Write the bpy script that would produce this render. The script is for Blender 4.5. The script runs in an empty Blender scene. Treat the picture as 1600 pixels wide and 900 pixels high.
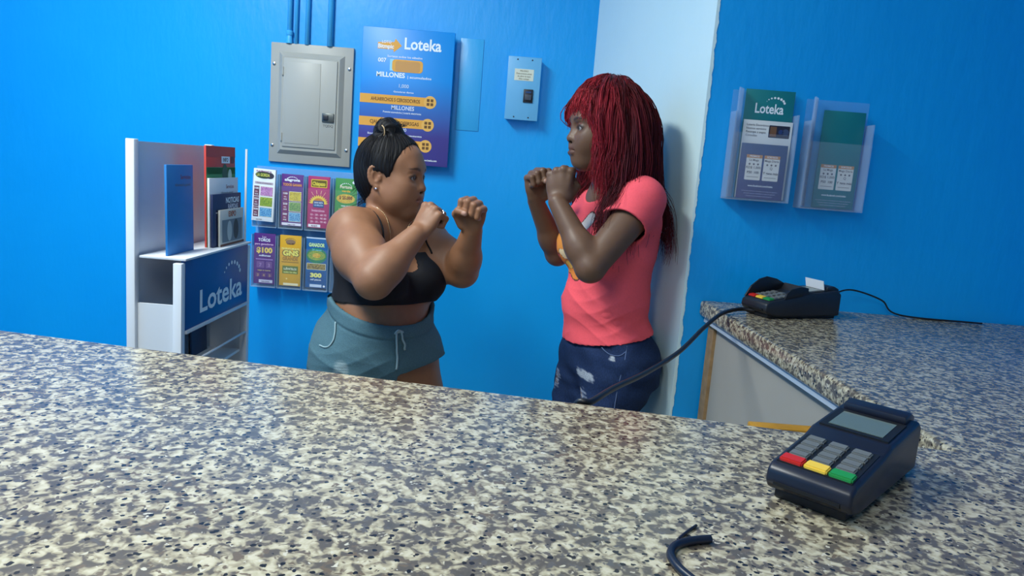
import bpy, bmesh, math, random
import numpy as np
from mathutils import Vector, Matrix
random.seed(7); np.random.seed(7)
scene = bpy.context.scene
C = scene.collection

# ------------------------------------------------------------------ camera
F = 1150.0; PIT = math.radians(9.2); ROLL = math.radians(4.5); H = 1.36
cam = bpy.data.cameras.new('camera'); cam.sensor_width = 36.0; cam.lens = 36.0 * F / 1600.0
cam.clip_start = 0.02
camo = bpy.data.objects.new('camera', cam); C.objects.link(camo)
CAMR = Matrix.Rotation(math.pi / 2 - PIT, 3, 'X') @ Matrix.Rotation(ROLL, 3, 'Z')
camo.matrix_world = Matrix.Translation((0, 0, H)) @ CAMR.to_4x4()
scene.camera = camo
NR = np.array(CAMR)
def at(x, y, Y):                      # survey helper: a sighted point at depth Y
    d = NR @ np.array([(x - 800) / F, (450 - y) / F, -1.0])
    return np.array([0, 0, H]) + d * (Y / d[1])
def atz(x, y, Z):
    d = NR @ np.array([(x - 800) / F, (450 - y) / F, -1.0])
    return np.array([0, 0, H]) + d * ((Z - H) / d[2])

# ------------------------------------------------------------------ world, light, exposure
w = bpy.data.worlds.new('world'); scene.world = w; w.use_nodes = True
w.node_tree.nodes['Background'].inputs[0].default_value = (0.8, 0.9, 1.0, 1)
w.node_tree.nodes['Background'].inputs[1].default_value = 0.05
LIGHTS = [("ceiling_light", (-1.15, 1.15), 52.0, (0.30, 1.2)), ("ceiling_light", (-0.55, -0.45), 16.0, (0.30, 1.2))]
scene.view_settings.view_transform = 'Standard'; scene.view_settings.look = 'None'
scene.view_settings.gamma = 1.0; scene.view_settings.use_curve_mapping = False
scene.view_settings.exposure = 0.1

# ------------------------------------------------------------------ helpers
def link(o, parent=None):
    C.objects.link(o)
    if parent is not None: o.parent = parent
    return o
def tag(o, label, cat, group=None):
    o['label'] = label; o['category'] = cat
    if group: o['group'] = group
    return o
def thing(name, label, cat, loc=(0, 0, 0), rot=(0, 0, 0), group=None):
    o = bpy.data.objects.new(name, None); o.empty_display_size = 0.05
    o.location = loc; o.rotation_euler = rot
    link(o); return tag(o, label, cat, group)

def srgb(r, g, b):
    f = lambda c: (c / 255 / 12.92) if c / 255 <= 0.04045 else ((c / 255 + 0.055) / 1.055) ** 2.4
    return (f(r), f(g), f(b), 1.0)
MATS = {}
def mat(name, col, rough=0.5, metal=0.0, bump=0.0, bscale=80.0, var=0.0, vscale=6.0, alpha=1.0, trans=0.0, emit=0.0, spec=0.5, ior=1.45, coat=0.0):
    if name in MATS: return MATS[name]
    m = bpy.data.materials.new(name); m.use_nodes = True; nt = m.node_tree
    b = nt.nodes['Principled BSDF']
    b.inputs['Base Color'].default_value = col; b.inputs['Roughness'].default_value = rough
    b.inputs['Metallic'].default_value = metal; b.inputs['IOR'].default_value = ior
    b.inputs['Specular IOR Level'].default_value = spec; b.inputs['Coat Weight'].default_value = coat
    b.inputs['Transmission Weight'].default_value = trans; b.inputs['Alpha'].default_value = alpha
    if emit:
        b.inputs['Emission Color'].default_value = col; b.inputs['Emission Strength'].default_value = emit
    tc = nt.nodes.new('ShaderNodeTexCoord')
    if var:
        n = nt.nodes.new('ShaderNodeTexNoise'); n.inputs['Scale'].default_value = vscale; n.inputs['Detail'].default_value = 4
        nt.links.new(tc.outputs['Object'], n.inputs['Vector'])
        hs = nt.nodes.new('ShaderNodeMixRGB'); hs.blend_type = 'MULTIPLY'; hs.inputs[0].default_value = 1
        rp = nt.nodes.new('ShaderNodeValToRGB')
        rp.color_ramp.elements[0].position = .3; rp.color_ramp.elements[1].position = .7
        rp.color_ramp.elements[0].color = (1 - var,) * 3 + (1,); rp.color_ramp.elements[1].color = (1, 1, 1, 1)
        nt.links.new(n.outputs[0], rp.inputs[0]); hs.inputs[1].default_value = col
        nt.links.new(rp.outputs[0], hs.inputs[2]); nt.links.new(hs.outputs[0], b.inputs['Base Color'])
    if bump:
        n = nt.nodes.new('ShaderNodeTexNoise'); n.inputs['Scale'].default_value = bscale; n.inputs['Detail'].default_value = 3
        nt.links.new(tc.outputs['Object'], n.inputs['Vector'])
        bp = nt.nodes.new('ShaderNodeBump'); bp.inputs['Strength'].default_value = bump; bp.inputs['Distance'].default_value = 0.01
        nt.links.new(n.outputs[0], bp.inputs['Height']); nt.links.new(bp.outputs[0], b.inputs['Normal'])
    MATS[name] = m; return m
def cm(r, g, b, rough=0.5, **k):
    return mat('colour_%d_%d_%d_%d' % (r, g, b, rough * 100), srgb(r, g, b), rough, **k)
def attr_mat(name, rough=0.5, bump=0.0, bscale=300.0, spec=0.5, fleck=0.0, fscale=200, stretch=(1, 1, 1), sss=0.0):
    m = bpy.data.materials.new(name); m.use_nodes = True; nt = m.node_tree; b = nt.nodes['Principled BSDF']
    a = nt.nodes.new('ShaderNodeAttribute'); a.attribute_name = 'Col'
    b.inputs['Roughness'].default_value = rough; b.inputs['Specular IOR Level'].default_value = spec
    tc = nt.nodes.new('ShaderNodeTexCoord'); mp = nt.nodes.new('ShaderNodeMapping'); mp.inputs['Scale'].default_value = stretch
    nt.links.new(tc.outputs['Object'], mp.inputs['Vector'])
    src = a.outputs['Color']
    if sss:
        b.inputs['Subsurface Weight'].default_value = sss; b.inputs['Subsurface Radius'].default_value = (.012, .005, .003)
        b.inputs['Subsurface Scale'].default_value = 0.5
    if fleck:
        n = nt.nodes.new('ShaderNodeTexNoise'); n.inputs['Scale'].default_value = fscale; n.inputs['Detail'].default_value = 3
        nt.links.new(mp.outputs[0], n.inputs['Vector'])
        rp = nt.nodes.new('ShaderNodeValToRGB'); rp.color_ramp.elements[0].position = .3; rp.color_ramp.elements[1].position = .7
        rp.color_ramp.elements[0].color = (1 - fleck,) * 3 + (1,); rp.color_ramp.elements[1].color = (1 + fleck * .6,) * 3 + (1,)
        mx = nt.nodes.new('ShaderNodeMixRGB'); mx.blend_type = 'MULTIPLY'; mx.inputs[0].default_value = 1
        nt.links.new(n.outputs[0], rp.inputs[0]); nt.links.new(src, mx.inputs[1]); nt.links.new(rp.outputs[0], mx.inputs[2]); src = mx.outputs[0]
    nt.links.new(src, b.inputs['Base Color'])
    if bump:
        n = nt.nodes.new('ShaderNodeTexNoise'); n.inputs['Scale'].default_value = bscale; n.inputs['Detail'].default_value = 2
        nt.links.new(mp.outputs[0], n.inputs['Vector'])
        bp = nt.nodes.new('ShaderNodeBump'); bp.inputs['Strength'].default_value = bump; bp.inputs['Distance'].default_value = 0.004
        nt.links.new(n.outputs[0], bp.inputs['Height']); nt.links.new(bp.outputs[0], b.inputs['Normal'])
    return m

def mesh_obj(name, verts, faces, m, parent=None, smooth=False, col=None):
    me = bpy.data.meshes.new(name)
    if isinstance(faces, np.ndarray):
        v = np.asarray(verts, np.float32); f = np.asarray(faces, np.int32); nf, k = f.shape
        me.vertices.add(len(v)); me.vertices.foreach_set('co', v.ravel())
        me.loops.add(nf * k); me.loops.foreach_set('vertex_index', f.ravel())
        me.polygons.add(nf); me.polygons.foreach_set('loop_start', np.arange(0, nf * k, k, dtype=np.int32))
        me.polygons.foreach_set('loop_total', np.full(nf, k, np.int32))
        me.update(calc_edges=True); me.validate()
    else:
        me.from_pydata([tuple(map(float, v)) for v in verts], [], faces)
    if smooth: me.polygons.foreach_set('use_smooth', np.ones(len(me.polygons), bool))
    if col is not None:
        ca = me.color_attributes.new('Col', 'FLOAT_COLOR', 'POINT')
        c4 = np.ones((len(me.vertices), 4), np.float32); c4[:, :3] = col; ca.data.foreach_set('color', c4.ravel())
    for mm in (m if isinstance(m, (list, tuple)) else [m]): me.materials.append(mm)
    me.update()
    return link(bpy.data.objects.new(name, me), parent)
def bm_obj(name, bm, m, parent=None, smooth=None):
    me = bpy.data.meshes.new(name); bmesh.ops.recalc_face_normals(bm, faces=bm.faces[:]); bm.to_mesh(me); bm.free()
    for mm in (m if isinstance(m, (list, tuple)) else [m]): me.materials.append(mm)
    if smooth is not None:
        me.polygons.foreach_set('use_smooth', np.ones(len(me.polygons), bool)); me.set_sharp_from_angle(angle=math.radians(smooth))
    return link(bpy.data.objects.new(name, me), parent)
def box_bm(x0, x1, y0, y1, z0, z1, bev=0.0, seg=2):
    bm = bmesh.new()
    vs = [bm.verts.new((x, y, z)) for x in (x0, x1) for y in (y0, y1) for z in (z0, z1)]
    for f in ((0, 1, 3, 2), (4, 6, 7, 5), (0, 4, 5, 1), (2, 3, 7, 6), (0, 2, 6, 4), (1, 5, 7, 3)): bm.faces.new([vs[i] for i in f])
    if bev: bmesh.ops.bevel(bm, geom=bm.edges[:], offset=bev, segments=seg, affect='EDGES', profile=.5)
    return bm
def box(name, x0, x1, y0, y1, z0, z1, m, parent=None, bev=0.0, seg=2):
    return bm_obj(name, box_bm(x0, x1, y0, y1, z0, z1, bev, seg), m, parent, 35 if bev else None)
def prism_bm(poly, a0, a1, axis='z', bev=0.0, seg=2, only=None):
    bm = bmesh.new()
    def p(u, v, t): return {'z': (u, v, t), 'y': (u, t, v), 'x': (t, u, v)}[axis]
    a = [bm.verts.new(p(u, v, a0)) for u, v in poly]; b = [bm.verts.new(p(u, v, a1)) for u, v in poly]
    bm.faces.new(a); bm.faces.new(b[::-1]); n = len(poly)
    for i in range(n): bm.faces.new((a[i], a[(i + 1) % n], b[(i + 1) % n], b[i]))
    bmesh.ops.recalc_face_normals(bm, faces=bm.faces[:])
    if bev: bmesh.ops.bevel(bm, geom=bm.edges[:], offset=bev, segments=seg, affect='EDGES', profile=.5)
    return bm
def spline(pts, n=12):                      # Catmull-Rom through points
    P = [np.array(p, float) for p in pts]; P = [2 * P[0] - P[1]] + P + [2 * P[-1] - P[-2]]; out = []
    for i in range(1, len(P) - 2):
        for t in np.linspace(0, 1, n, endpoint=False):
            a, b, c, d = P[i - 1], P[i], P[i + 1], P[i + 2]
            out.append(.5 * (2 * b + (c - a) * t + (2 * a - 5 * b + 4 * c - d) * t * t + (3 * b - a - 3 * c + d) * t ** 3))
    out.append(P[-2]); return out
def tube_geo(pts, r, k=10, V=None, Fc=None, cap=True):
    V = [] if V is None else V; Fc = [] if Fc is None else Fc
    pts = [np.array(p, float) for p in pts]; n = len(pts); r = [r] * n if np.isscalar(r) else r
    t0 = pts[1] - pts[0]; u = np.cross(t0, (0.3, 0.2, 1)); 
    if np.linalg.norm(u) < 1e-6: u = np.cross(t0, (1, 0, 0))
    u /= np.linalg.norm(u); base = len(V)
    for i in range(n):
        t = pts[min(i + 1, n - 1)] - pts[max(i - 1, 0)]; t = t / (np.linalg.norm(t) + 1e-12)
        u = u - t * (u @ t); u /= np.linalg.norm(u) + 1e-12; v = np.cross(t, u)
        for j in range(k):
            a = 2 * math.pi * j / k; V.append(pts[i] + r[i] * (math.cos(a) * u + math.sin(a) * v))
    for i in range(n - 1):
        for j in range(k):
            a = base + i * k + j; b = base + i * k + (j + 1) % k; Fc.append((a, b, b + k, a + k))
    if cap: Fc.append(tuple(base + j for j in range(k))[::-1]); Fc.append(tuple(base + (n - 1) * k + j for j in range(k)))
    return V, Fc
def tube(name, pts, r, m, parent=None, k=10):
    V, Fc = tube_geo(pts, r, k); return mesh_obj(name, V, Fc, m, parent, True)
def lathe_bm(prof, k=20, c=(0, 0, 0), axis='z'):
    bm = bmesh.new(); rings = []
    for r, h in prof:
        ring = []
        for j in range(k):
            a = 2 * math.pi * j / k; u, v = r * math.cos(a), r * math.sin(a)
            p = {'z': (u, v, h), 'y': (u, h, v), 'x': (h, u, v)}[axis]
            ring.append(bm.verts.new((c[0] + p[0], c[1] + p[1], c[2] + p[2])))
        rings.append(ring)
    for a, b in zip(rings, rings[1:]):
        for j in range(k): bm.faces.new((a[j], a[(j + 1) % k], b[(j + 1) % k], b[j]))
    bm.faces.new(rings[0]); bm.faces.new(rings[-1][::-1]); return bm

_TX = {}
def text_geo(s, bold=0.0):
    key = (s, bold)
    if key not in _TX:
        cu = bpy.data.curves.new('t', 'FONT'); cu.body = s; cu.size = 1.0; cu.offset = bold; cu.resolution_u = 3
        o = bpy.data.objects.new('t', cu); C.objects.link(o); bpy.context.view_layer.update()
        me = bpy.data.meshes.new_from_object(o.evaluated_get(bpy.context.evaluated_depsgraph_get()))
        v = np.array([tuple(x.co) for x in me.vertices])[:, :2]; f = [tuple(p.vertices) for p in me.polygons]
        bpy.data.objects.remove(o); bpy.data.curves.remove(cu); bpy.data.meshes.remove(me); _TX[key] = (v, f)
    return _TX[key]
class Flat:
    """printed design: coloured shapes in a plane (u right, v up, facing -y), stacked in fine layers"""
    def __init__(s): s.V = []; s.F = []; s.I = []; s.M = []
    def _m(s, m):
        if m not in s.M: s.M.append(m)
        return s.M.index(m)
    def poly(s, pts, m, layer=1):
        b = len(s.V); s.V += [(u, -0.00025 * layer, v) for u, v in pts]; s.F.append(tuple(range(b, b + len(pts)))); s.I.append(s._m(m)); return s
    def rect(s, u0, v0, u1, v1, m, layer=1, r=0.0):
        if not r: return s.poly([(u0, v0), (u1, v0), (u1, v1), (u0, v1)], m, layer)
        pts = []
        for cx, cy, a0 in ((u1 - r, v0 + r, -90), (u1 - r, v1 - r, 0), (u0 + r, v1 - r, 90), (u0 + r, v0 + r, 180)):
            pts += [(cx + r * math.cos(math.radians(a0 + t)), cy + r * math.sin(math.radians(a0 + t))) for t in range(0, 91, 18)]
        return s.poly(pts, m, layer)
    def disc(s, u, v, r, m, layer=1, ry=None, k=20):
        return s.poly([(u + r * math.cos(2 * math.pi * i / k), v + (ry or r) * math.sin(2 * math.pi * i / k)) for i in range(k)], m, layer)
    def text(s, t, u, v, h, m, layer=2, bold=0.0, w=None, align='c', slant=0.0):
        gv, gf = text_geo(t, bold)
        x0, x1 = gv[:, 0].min(), gv[:, 0].max(); sx = h / 0.72; sc = sx if w is None else w / (x1 - x0)
        off = {'c': -(x0 + x1) / 2, 'l': -x0, 'r': -x1}[align]; b = len(s.V)
        s.V += [(u + (x + off) * sc + slant * y * sx, -0.00025 * layer, v + y * sx) for x, y in gv]
        s.F += [tuple(i + b for i in f) for f in gf]; s.I += [s._m(m)] * len(gf); return s
    def arc_dots(s, u, v, R, a0, a1, n, r0, r1, m, layer=2):
        for i in range(n):
            t = i / (n - 1); a = math.radians(a0 + (a1 - a0) * t); rr = r0 + (r1 - r0) * math.sin(math.pi * min(1, t * 1.15) * .62)
            s.disc(u + R * math.cos(a), v + R * .62 * math.sin(a), rr, m, layer, k=12)
        return s
    def build(s, name, parent, loc=(0, 0, 0)):
        me = bpy.data.meshes.new(name); me.from_pydata(s.V, [], s.F)
        for m in s.M: me.materials.append(m)
        me.polygons.foreach_set('material_index', np.array(s.I, np.int32)); me.update()
        # every print faces -y
        bm = bmesh.new(); bm.from_mesh(me)
        for f in bm.faces:
            f.normal_update()
            if f.normal.y > 0: f.normal_flip()
        bm.to_mesh(me); bm.free()
        o = bpy.data.objects.new(name, me); o.location = loc; return link(o, parent)
# ------------------------------------------------------------------ materials of the room
def wall_paint(name, col, light, rough=0.35):
    m = bpy.data.materials.new(name); m.use_nodes = True; nt = m.node_tree; b = nt.nodes['Principled BSDF']
    tc = nt.nodes.new('ShaderNodeTexCoord')
    n = nt.nodes.new('ShaderNodeTexNoise'); n.inputs['Scale'].default_value = 1.6; n.inputs['Detail'].default_value = 5; n.inputs['Roughness'].default_value = .6
    n2 = nt.nodes.new('ShaderNodeTexNoise'); n2.inputs['Scale'].default_value = 38; n2.inputs['Detail'].default_value = 4
    mp = nt.nodes.new('ShaderNodeMapping'); mp.inputs['Scale'].default_value = (1, 1, .35)
    nt.links.new(tc.outputs['Object'], n.inputs['Vector']); nt.links.new(tc.outputs['Object'], mp.inputs['Vector']); nt.links.new(mp.outputs[0], n2.inputs['Vector'])
    rp = nt.nodes.new('ShaderNodeValToRGB'); rp.color_ramp.elements[0].position = .35; rp.color_ramp.elements[1].position = .75
    rp.color_ramp.elements[0].color = col; rp.color_ramp.elements[1].color = light
    nt.links.new(n.outputs[0], rp.inputs[0]); nt.links.new(rp.outputs[0], b.inputs['Base Color'])
    ad = nt.nodes.new('ShaderNodeMath'); ad.operation = 'MULTIPLY_ADD'; ad.inputs[1].default_value = 2.2
    nt.links.new(n.outputs[0], ad.inputs[0]); nt.links.new(n2.outputs[0], ad.inputs[2])
    bp = nt.nodes.new('ShaderNodeBump'); bp.inputs['Strength'].default_value = .10; bp.inputs['Distance'].default_value = .012
    nt.links.new(ad.outputs[0], bp.inputs['Height']); nt.links.new(bp.outputs[0], b.inputs['Normal'])
    b.inputs['Roughness'].default_value = rough
    return m
M_BLUE = wall_paint('blue_wall_paint', srgb(0, 158, 234), srgb(8, 166, 238))
M_WHITE = wall_paint('pale_wall_paint', srgb(206, 232, 234), srgb(216, 236, 236), .5)
M_CEIL = mat('ceiling_paint', srgb(225, 228, 230), .8)
def granite():
    m = bpy.data.materials.new('speckled_stone'); m.use_nodes = True; nt = m.node_tree; b = nt.nodes['Principled BSDF']
    tc = nt.nodes.new('ShaderNodeTexCoord')
    def ramp(src, stops):
        r = nt.nodes.new('ShaderNodeValToRGB'); els = r.color_ramp.elements
        els[0].position, els[0].color = stops[0]; els[1].position, els[1].color = stops[1]
        for p, c in stops[2:]: e = els.new(p); e.color = c
        nt.links.new(src, r.inputs[0]); return r
    def noise(scale, detail, seed, dist=0.0):
        mp = nt.nodes.new('ShaderNodeMapping'); mp.inputs['Location'].default_value = (seed, seed * 1.7, seed * .3); nt.links.new(tc.outputs['Object'], mp.inputs['Vector'])
        n = nt.nodes.new('ShaderNodeTexNoise'); n.inputs['Scale'].default_value = scale; n.inputs['Detail'].default_value = detail; n.inputs['Distortion'].default_value = dist
        nt.links.new(mp.outputs[0], n.inputs['Vector']); return n
    def mix(fac, a, c):
        x = nt.nodes.new('ShaderNodeMixRGB'); nt.links.new(fac, x.inputs[0]); nt.links.new(a, x.inputs[1]); nt.links.new(c, x.inputs[2]); return x.outputs[0]
    n1 = noise(92, 2.5, 0, .5); n2 = noise(120, 2, 4.3, .4); n3 = noise(9, 2, 8.1); n4 = noise(210, 2, 12.7, .3)
    base = ramp(n1.outputs[0], [(.0, srgb(78, 73, 68)), (.41, srgb(94, 87, 78)), (.445, srgb(108, 100, 88)), (.48, srgb(143, 133, 111)), (.54, srgb(168, 158, 131)), (.62, srgb(191, 182, 155)), (.72, srgb(201, 192, 167))])
    warm = ramp(n2.outputs[0], [(.36, (1, 1, 1, 1)), (.42, (0, 0, 0, 1))]); c = mix(warm.outputs[0], base.outputs[0], ramp(n3.outputs[0], [(.4, srgb(108, 94, 78)), (.6, srgb(92, 90, 88))]).outputs[0])
    pale = ramp(n2.outputs[0], [(.66, (0, 0, 0, 1)), (.69, (1, 1, 1, 1))]); c = mix(pale.outputs[0], c, ramp(n3.outputs[0], [(.3, srgb(202, 196, 178)), (.7, srgb(188, 178, 152))]).outputs[0])
    v = nt.nodes.new('ShaderNodeTexVoronoi'); v.inputs['Scale'].default_value = 105; nt.links.new(tc.outputs['Object'], v.inputs['Vector'])
    ns = nt.nodes.new('ShaderNodeMath'); ns.operation = 'MULTIPLY_ADD'; ns.inputs[1].default_value = .55; nt.links.new(n4.outputs[0], ns.inputs[0]); nt.links.new(v.outputs['Distance'], ns.inputs[2])
    dots = ramp(ns.outputs[0], [(.485, (1, 1, 1, 1)), (.515, (0, 0, 0, 1))]); c = mix(dots.outputs[0], c, ramp(n3.outputs[0], [(.4, srgb(30, 29, 30)), (.6, srgb(46, 40, 36))]).outputs[0])
    nt.links.new(c, b.inputs['Base Color'])
    b.inputs['Roughness'].default_value = .22; b.inputs['Specular IOR Level'].default_value = .5
    return m
M_STONE = granite()
def tiles():
    m = bpy.data.materials.new('floor_ceramic'); m.use_nodes = True; nt = m.node_tree; b = nt.nodes['Principled BSDF']
    tc = nt.nodes.new('ShaderNodeTexCoord'); n = nt.nodes.new('ShaderNodeTexNoise'); n.inputs['Scale'].default_value = 5; n.inputs['Detail'].default_value = 6
    nt.links.new(tc.outputs['Object'], n.inputs['Vector'])
    r = nt.nodes.new('ShaderNodeValToRGB'); r.color_ramp.elements[0].color = srgb(150, 142, 132); r.color_ramp.elements[1].color = srgb(196, 190, 180)
    nt.links.new(n.outputs[0], r.inputs[0]); nt.links.new(r.outputs[0], b.inputs['Base Color']); b.inputs['Roughness'].default_value = .3
    return m
M_FLOOR = tiles()

# ------------------------------------------------------------------ the setting
YB = 2.75; YR = 1.9; XE = 0.447; XC = 0.232; XL = -2.0; XR = 1.9; YF = -1.6; ZC = 2.7
def struct(o): o['kind'] = 'structure'; return o
struct(box('floor', XL - .1, XR + .1, YF - .1, YB + .1, -.08, 0, M_FLOOR))
struct(box('ceiling', XL - .1, XR + .1, YF - .1, YB + .1, ZC, ZC + .08, M_CEIL))
struct(box('wall_back', XL - .1, XC, YB, YB + .1, 0, ZC, M_BLUE))
struct(box('wall_left', XL - .1, XL, YF, YB, 0, ZC, M_BLUE))
struct(box('wall_front', XL - .1, XR + .1, YF - .1, YF, 0, ZC, M_CEIL))
struct(box('wall_far_right', XR, XR + .1, YF, YR, 0, ZC, M_BLUE))
# blue wall on the right, nearer than the back wall; its pale return runs back to the corner
struct(bm_obj('wall_right', prism_bm([(XE + .004, YR), (XR, YR), (XR, YR + .1), (XE + .03, YR + .1)], 0, ZC), M_BLUE))
ret = []
zs = np.arange(0, ZC + .001, .004); rng = np.random.RandomState(3)
wob = np.convolve(rng.randn(len(zs) + 8), np.ones(5) / 5, 'valid')[:len(zs)] * .0022 + .0008 * np.sin(zs * 9) + .0012
V = []; Fc = []
for i, z in enumerate(zs):     # the pale paint ends in a ragged brushed line just around the edge
    V += [(XC, YB, z), (XE, YR - .0012, z), (XE + .006 + max(-.004, wob[i]), YR - .0012, z), (XE + .006 + max(-.004, wob[i]), YR + .02, z), (XC + .06, YB, z)]
for i in range(len(zs) - 1):
    for j in range(4): a = i * 5 + j; Fc.append((a, a + 1, a + 6, a + 5))
o = struct(mesh_obj('wall_side', V, Fc, M_WHITE)); 

# ceiling lamps
M_LAMP = mat('lamp_diffuser', (1, 1, 1, 1), .5, emit=3.0); M_METW = mat('white_metal', srgb(230, 232, 234), .4)
for i, (nm, (x, y), pw, (sx, sy)) in enumerate(LIGHTS):
    t = thing(nm, ('long white ceiling lamp over the lottery counter' if i == 0 else 'white ceiling lamp behind the camera above the counter'), 'ceiling lamp', (x, y, ZC))
    box('housing', -sx / 2 - .02, sx / 2 + .02, -sy / 2 - .02, sy / 2 + .02, -.05, 0, M_METW, t, .006)
    box('diffuser', -sx / 2, sx / 2, -sy / 2, sy / 2, -.062, -.05, M_LAMP, t, .004)
    L = bpy.data.lights.new('lamp_light', 'AREA'); L.shape = 'RECTANGLE'; L.size = sx; L.size_y = sy; L.energy = pw; L.color = (.95, 1.0, .96)
    lo = bpy.data.objects.new('lamp_light', L); lo.location = (0, 0, -.068); link(lo, t)
# ------------------------------------------------------------------ counter
HC = 1.061
def edgeY(x): return .959 - .158 * x
def edgeX(y): return .494 + .062 * (1.9 - y)
M_TRIM = mat('pale_trim', srgb(176, 190, 204), .5); M_PANEL = mat('white_laminate', srgb(166, 162, 152), .6, var=.12, vscale=3)
M_WOOD = mat('raw_wood', srgb(176, 140, 96), .6, var=.35, vscale=40); M_YEL = mat('yellow_wood', srgb(196, 142, 40), .5, var=.3, vscale=20)
ct = thing('service_counter', 'L-shaped counter with a speckled stone top in the foreground', 'counter', (0, 0, 0))
poly = [(-1.7, edgeY(-1.7)), (.558, .871), (.494, 1.895), (1.35, 1.895), (1.35, .10), (-1.7, .50)]
bm = bmesh.new()
av = [bm.verts.new((x, y, HC - .042)) for x, y in poly]; bv = [bm.verts.new((x, y, HC)) for x, y in poly]
bm.faces.new(av); bm.faces.new(bv)
for i in range(6): bm.faces.new((av[i], av[(i + 1) % 6], bv[(i + 1) % 6], bv[i]))
bmesh.ops.recalc_face_normals(bm, faces=bm.faces[:])
bmesh.ops.bevel(bm, geom=[e for e in bm.edges if abs(e.verts[0].co.z - e.verts[1].co.z) < 1e-5], offset=.009, segments=3, affect='EDGES', profile=.5)
bm_obj('worktop', bm, M_STONE, ct, 40)
def edge_poly(o1, o2):      # strip along the right-hand section between insets o1 and o2
    return [(edgeX(1.892) + o1, 1.892), (edgeX(.86) + o1, .86), (edgeX(.86) + o2, .86), (edgeX(1.892) + o2, 1.892)]
bm_obj('edge_trim', prism_bm(edge_poly(.012, .05), HC - .056, HC - .0425), M_TRIM, ct)
bm_obj('side_panel', prism_bm([(edgeX(1.85) + .034, 1.847), (edgeX(.9) + .034, .9), (edgeX(.9) + .05, .9), (edgeX(1.85) + .05, 1.847)], 0, HC - .0625), M_PANEL, ct)
bm_obj('wood_batten', prism_bm([(edgeX(1.89) + .026, 1.892), (edgeX(1.85) + .026, 1.848), (edgeX(1.85) + .055, 1.848), (edgeX(1.89) + .055, 1.892)], 0, HC - .0625), M_WOOD, ct)
bm_obj('front_panel', prism_bm([(-1.66, edgeY(-1.66) - .05), (.59, edgeY(.59) - .05), (.59, edgeY(.59) - .07), (-1.66, edgeY(-1.66) - .07)], 0, HC - .043), M_PANEL, ct)
p0 = at(1168, 657, 1.22)
box('wooden_rail', p0[0], edgeX(1.22) + .033, 1.19, 1.22, p0[2] - .035, p0[2], M_YEL, ct, .003)

# ------------------------------------------------------------------ electrical panel
M_GREY = mat('grey_enamel', srgb(168, 168, 160), .42, var=.06, vscale=14); M_GREY2 = mat('grey_enamel_door', srgb(172, 172, 164), .4)
M_DARK = mat('dark_plastic', srgb(38, 40, 46), .4); M_STEEL = mat('steel', srgb(170, 172, 174), .3, 1.0)
PX0, PX1, PZ0, PZ1 = -.931, -.632, 1.317, 1.741
ep = thing('electrical_panel', 'grey metal electrical panel with a door on the blue wall', 'electrical panel', ((PX0 + PX1) / 2, YB - .0005, PZ0))
pw, ph = PX1 - PX0, PZ1 - PZ0; hw = pw / 2
box('cover_plate', -hw, hw, -.012, 0, 0, ph, M_GREY, ep, .003)
bm = bmesh.new()       # raised field with sloping sides
a = [(-hw + .031, .031), (hw - .031, .031), (hw - .031, ph - .031), (-hw + .031, ph - .031)]; b2 = [(-hw + .046, .046), (hw - .046, .046), (hw - .046, ph - .046), (-hw + .046, ph - .046)]
A = [bm.verts.new((u, -.012, v)) for u, v in a]; B = [bm.verts.new((u, -.026, v)) for u, v in b2]
bm.faces.new(B)
for i in range(4): bm.faces.new((A[i], A[(i + 1) % 4], B[(i + 1) % 4], B[i]))
bm_obj('raised_frame', bm, M_GREY, ep)
dr = box('door', -hw + .053, hw - .053, -.031, -.026, .058, ph - .053, M_GREY2, ep, .0025)
box('stamped_panel', -hw + .062, hw - .112, -.0325, -.031, .07, ph - .066, M_GREY2, dr, .001)
lt = box('latch', hw - .101, hw - .058, -.037, -.031, .155, .187, mat('latch_steel', srgb(96, 100, 98), .35, .6), dr, .002)
box('latch_slide', hw - .096, hw - .078, -.041, -.037, .162, .180, M_DARK, dr, .0015)
f = Flat(); f.text('TQDQ', hw - .079, .138, .009, cm(80, 84, 86)); f.build('lettering', dr, (0, -.0311, 0))
for z in (.092, ph - .1): 
    bm_obj('hinge', lathe_bm([(.004, -.014), (.004, .014)], 10, (-hw + .051, -.030, z)), M_GREY, ep, 40)
for u in (-hw + .013, hw - .014):
    for v in (.06, ph - .075): bm_obj('screw', lathe_bm([(.006, -.012), (.0055, -.0145), (.003, -.0155)], 12, (u, 0, v), 'y'), M_STEEL, ep, 40)
M_PIPE = mat('blue_painted_pipe', srgb(70, 178, 238), .35)
for i, (px, r, lab) in enumerate([(453, .0085, 'blue painted conduit with a ring fitting, leftmost above the grey panel'), (463.5, .0065, 'thin blue painted conduit, second from left above the grey panel'),
                                  (481, .0085, 'blue painted conduit, third from left above the grey panel'), (517, .0105, 'thick blue painted conduit, rightmost above the grey panel')]):
    x = at(px, 30, 2.74)[0]
    t = thing('conduit_pipe', lab, 'pipe', (x, YB - r - .001, PZ1 - .001), group='conduits above the electrical panel')
    tube('pipe', [(0, 0, 0), (0, 0, .3), (0, 0, .6), (0, 0, ZC - PZ1)], r, M_PIPE, t, 12)
    if i == 0:
        bm_obj('ring_fitting', lathe_bm([(r, .045), (r + .004, .043), (r + .004, .03), (r + .001, .026), (r + .003, .012), (r + .003, 0)], 14), M_PIPE, t, 40)

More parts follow.
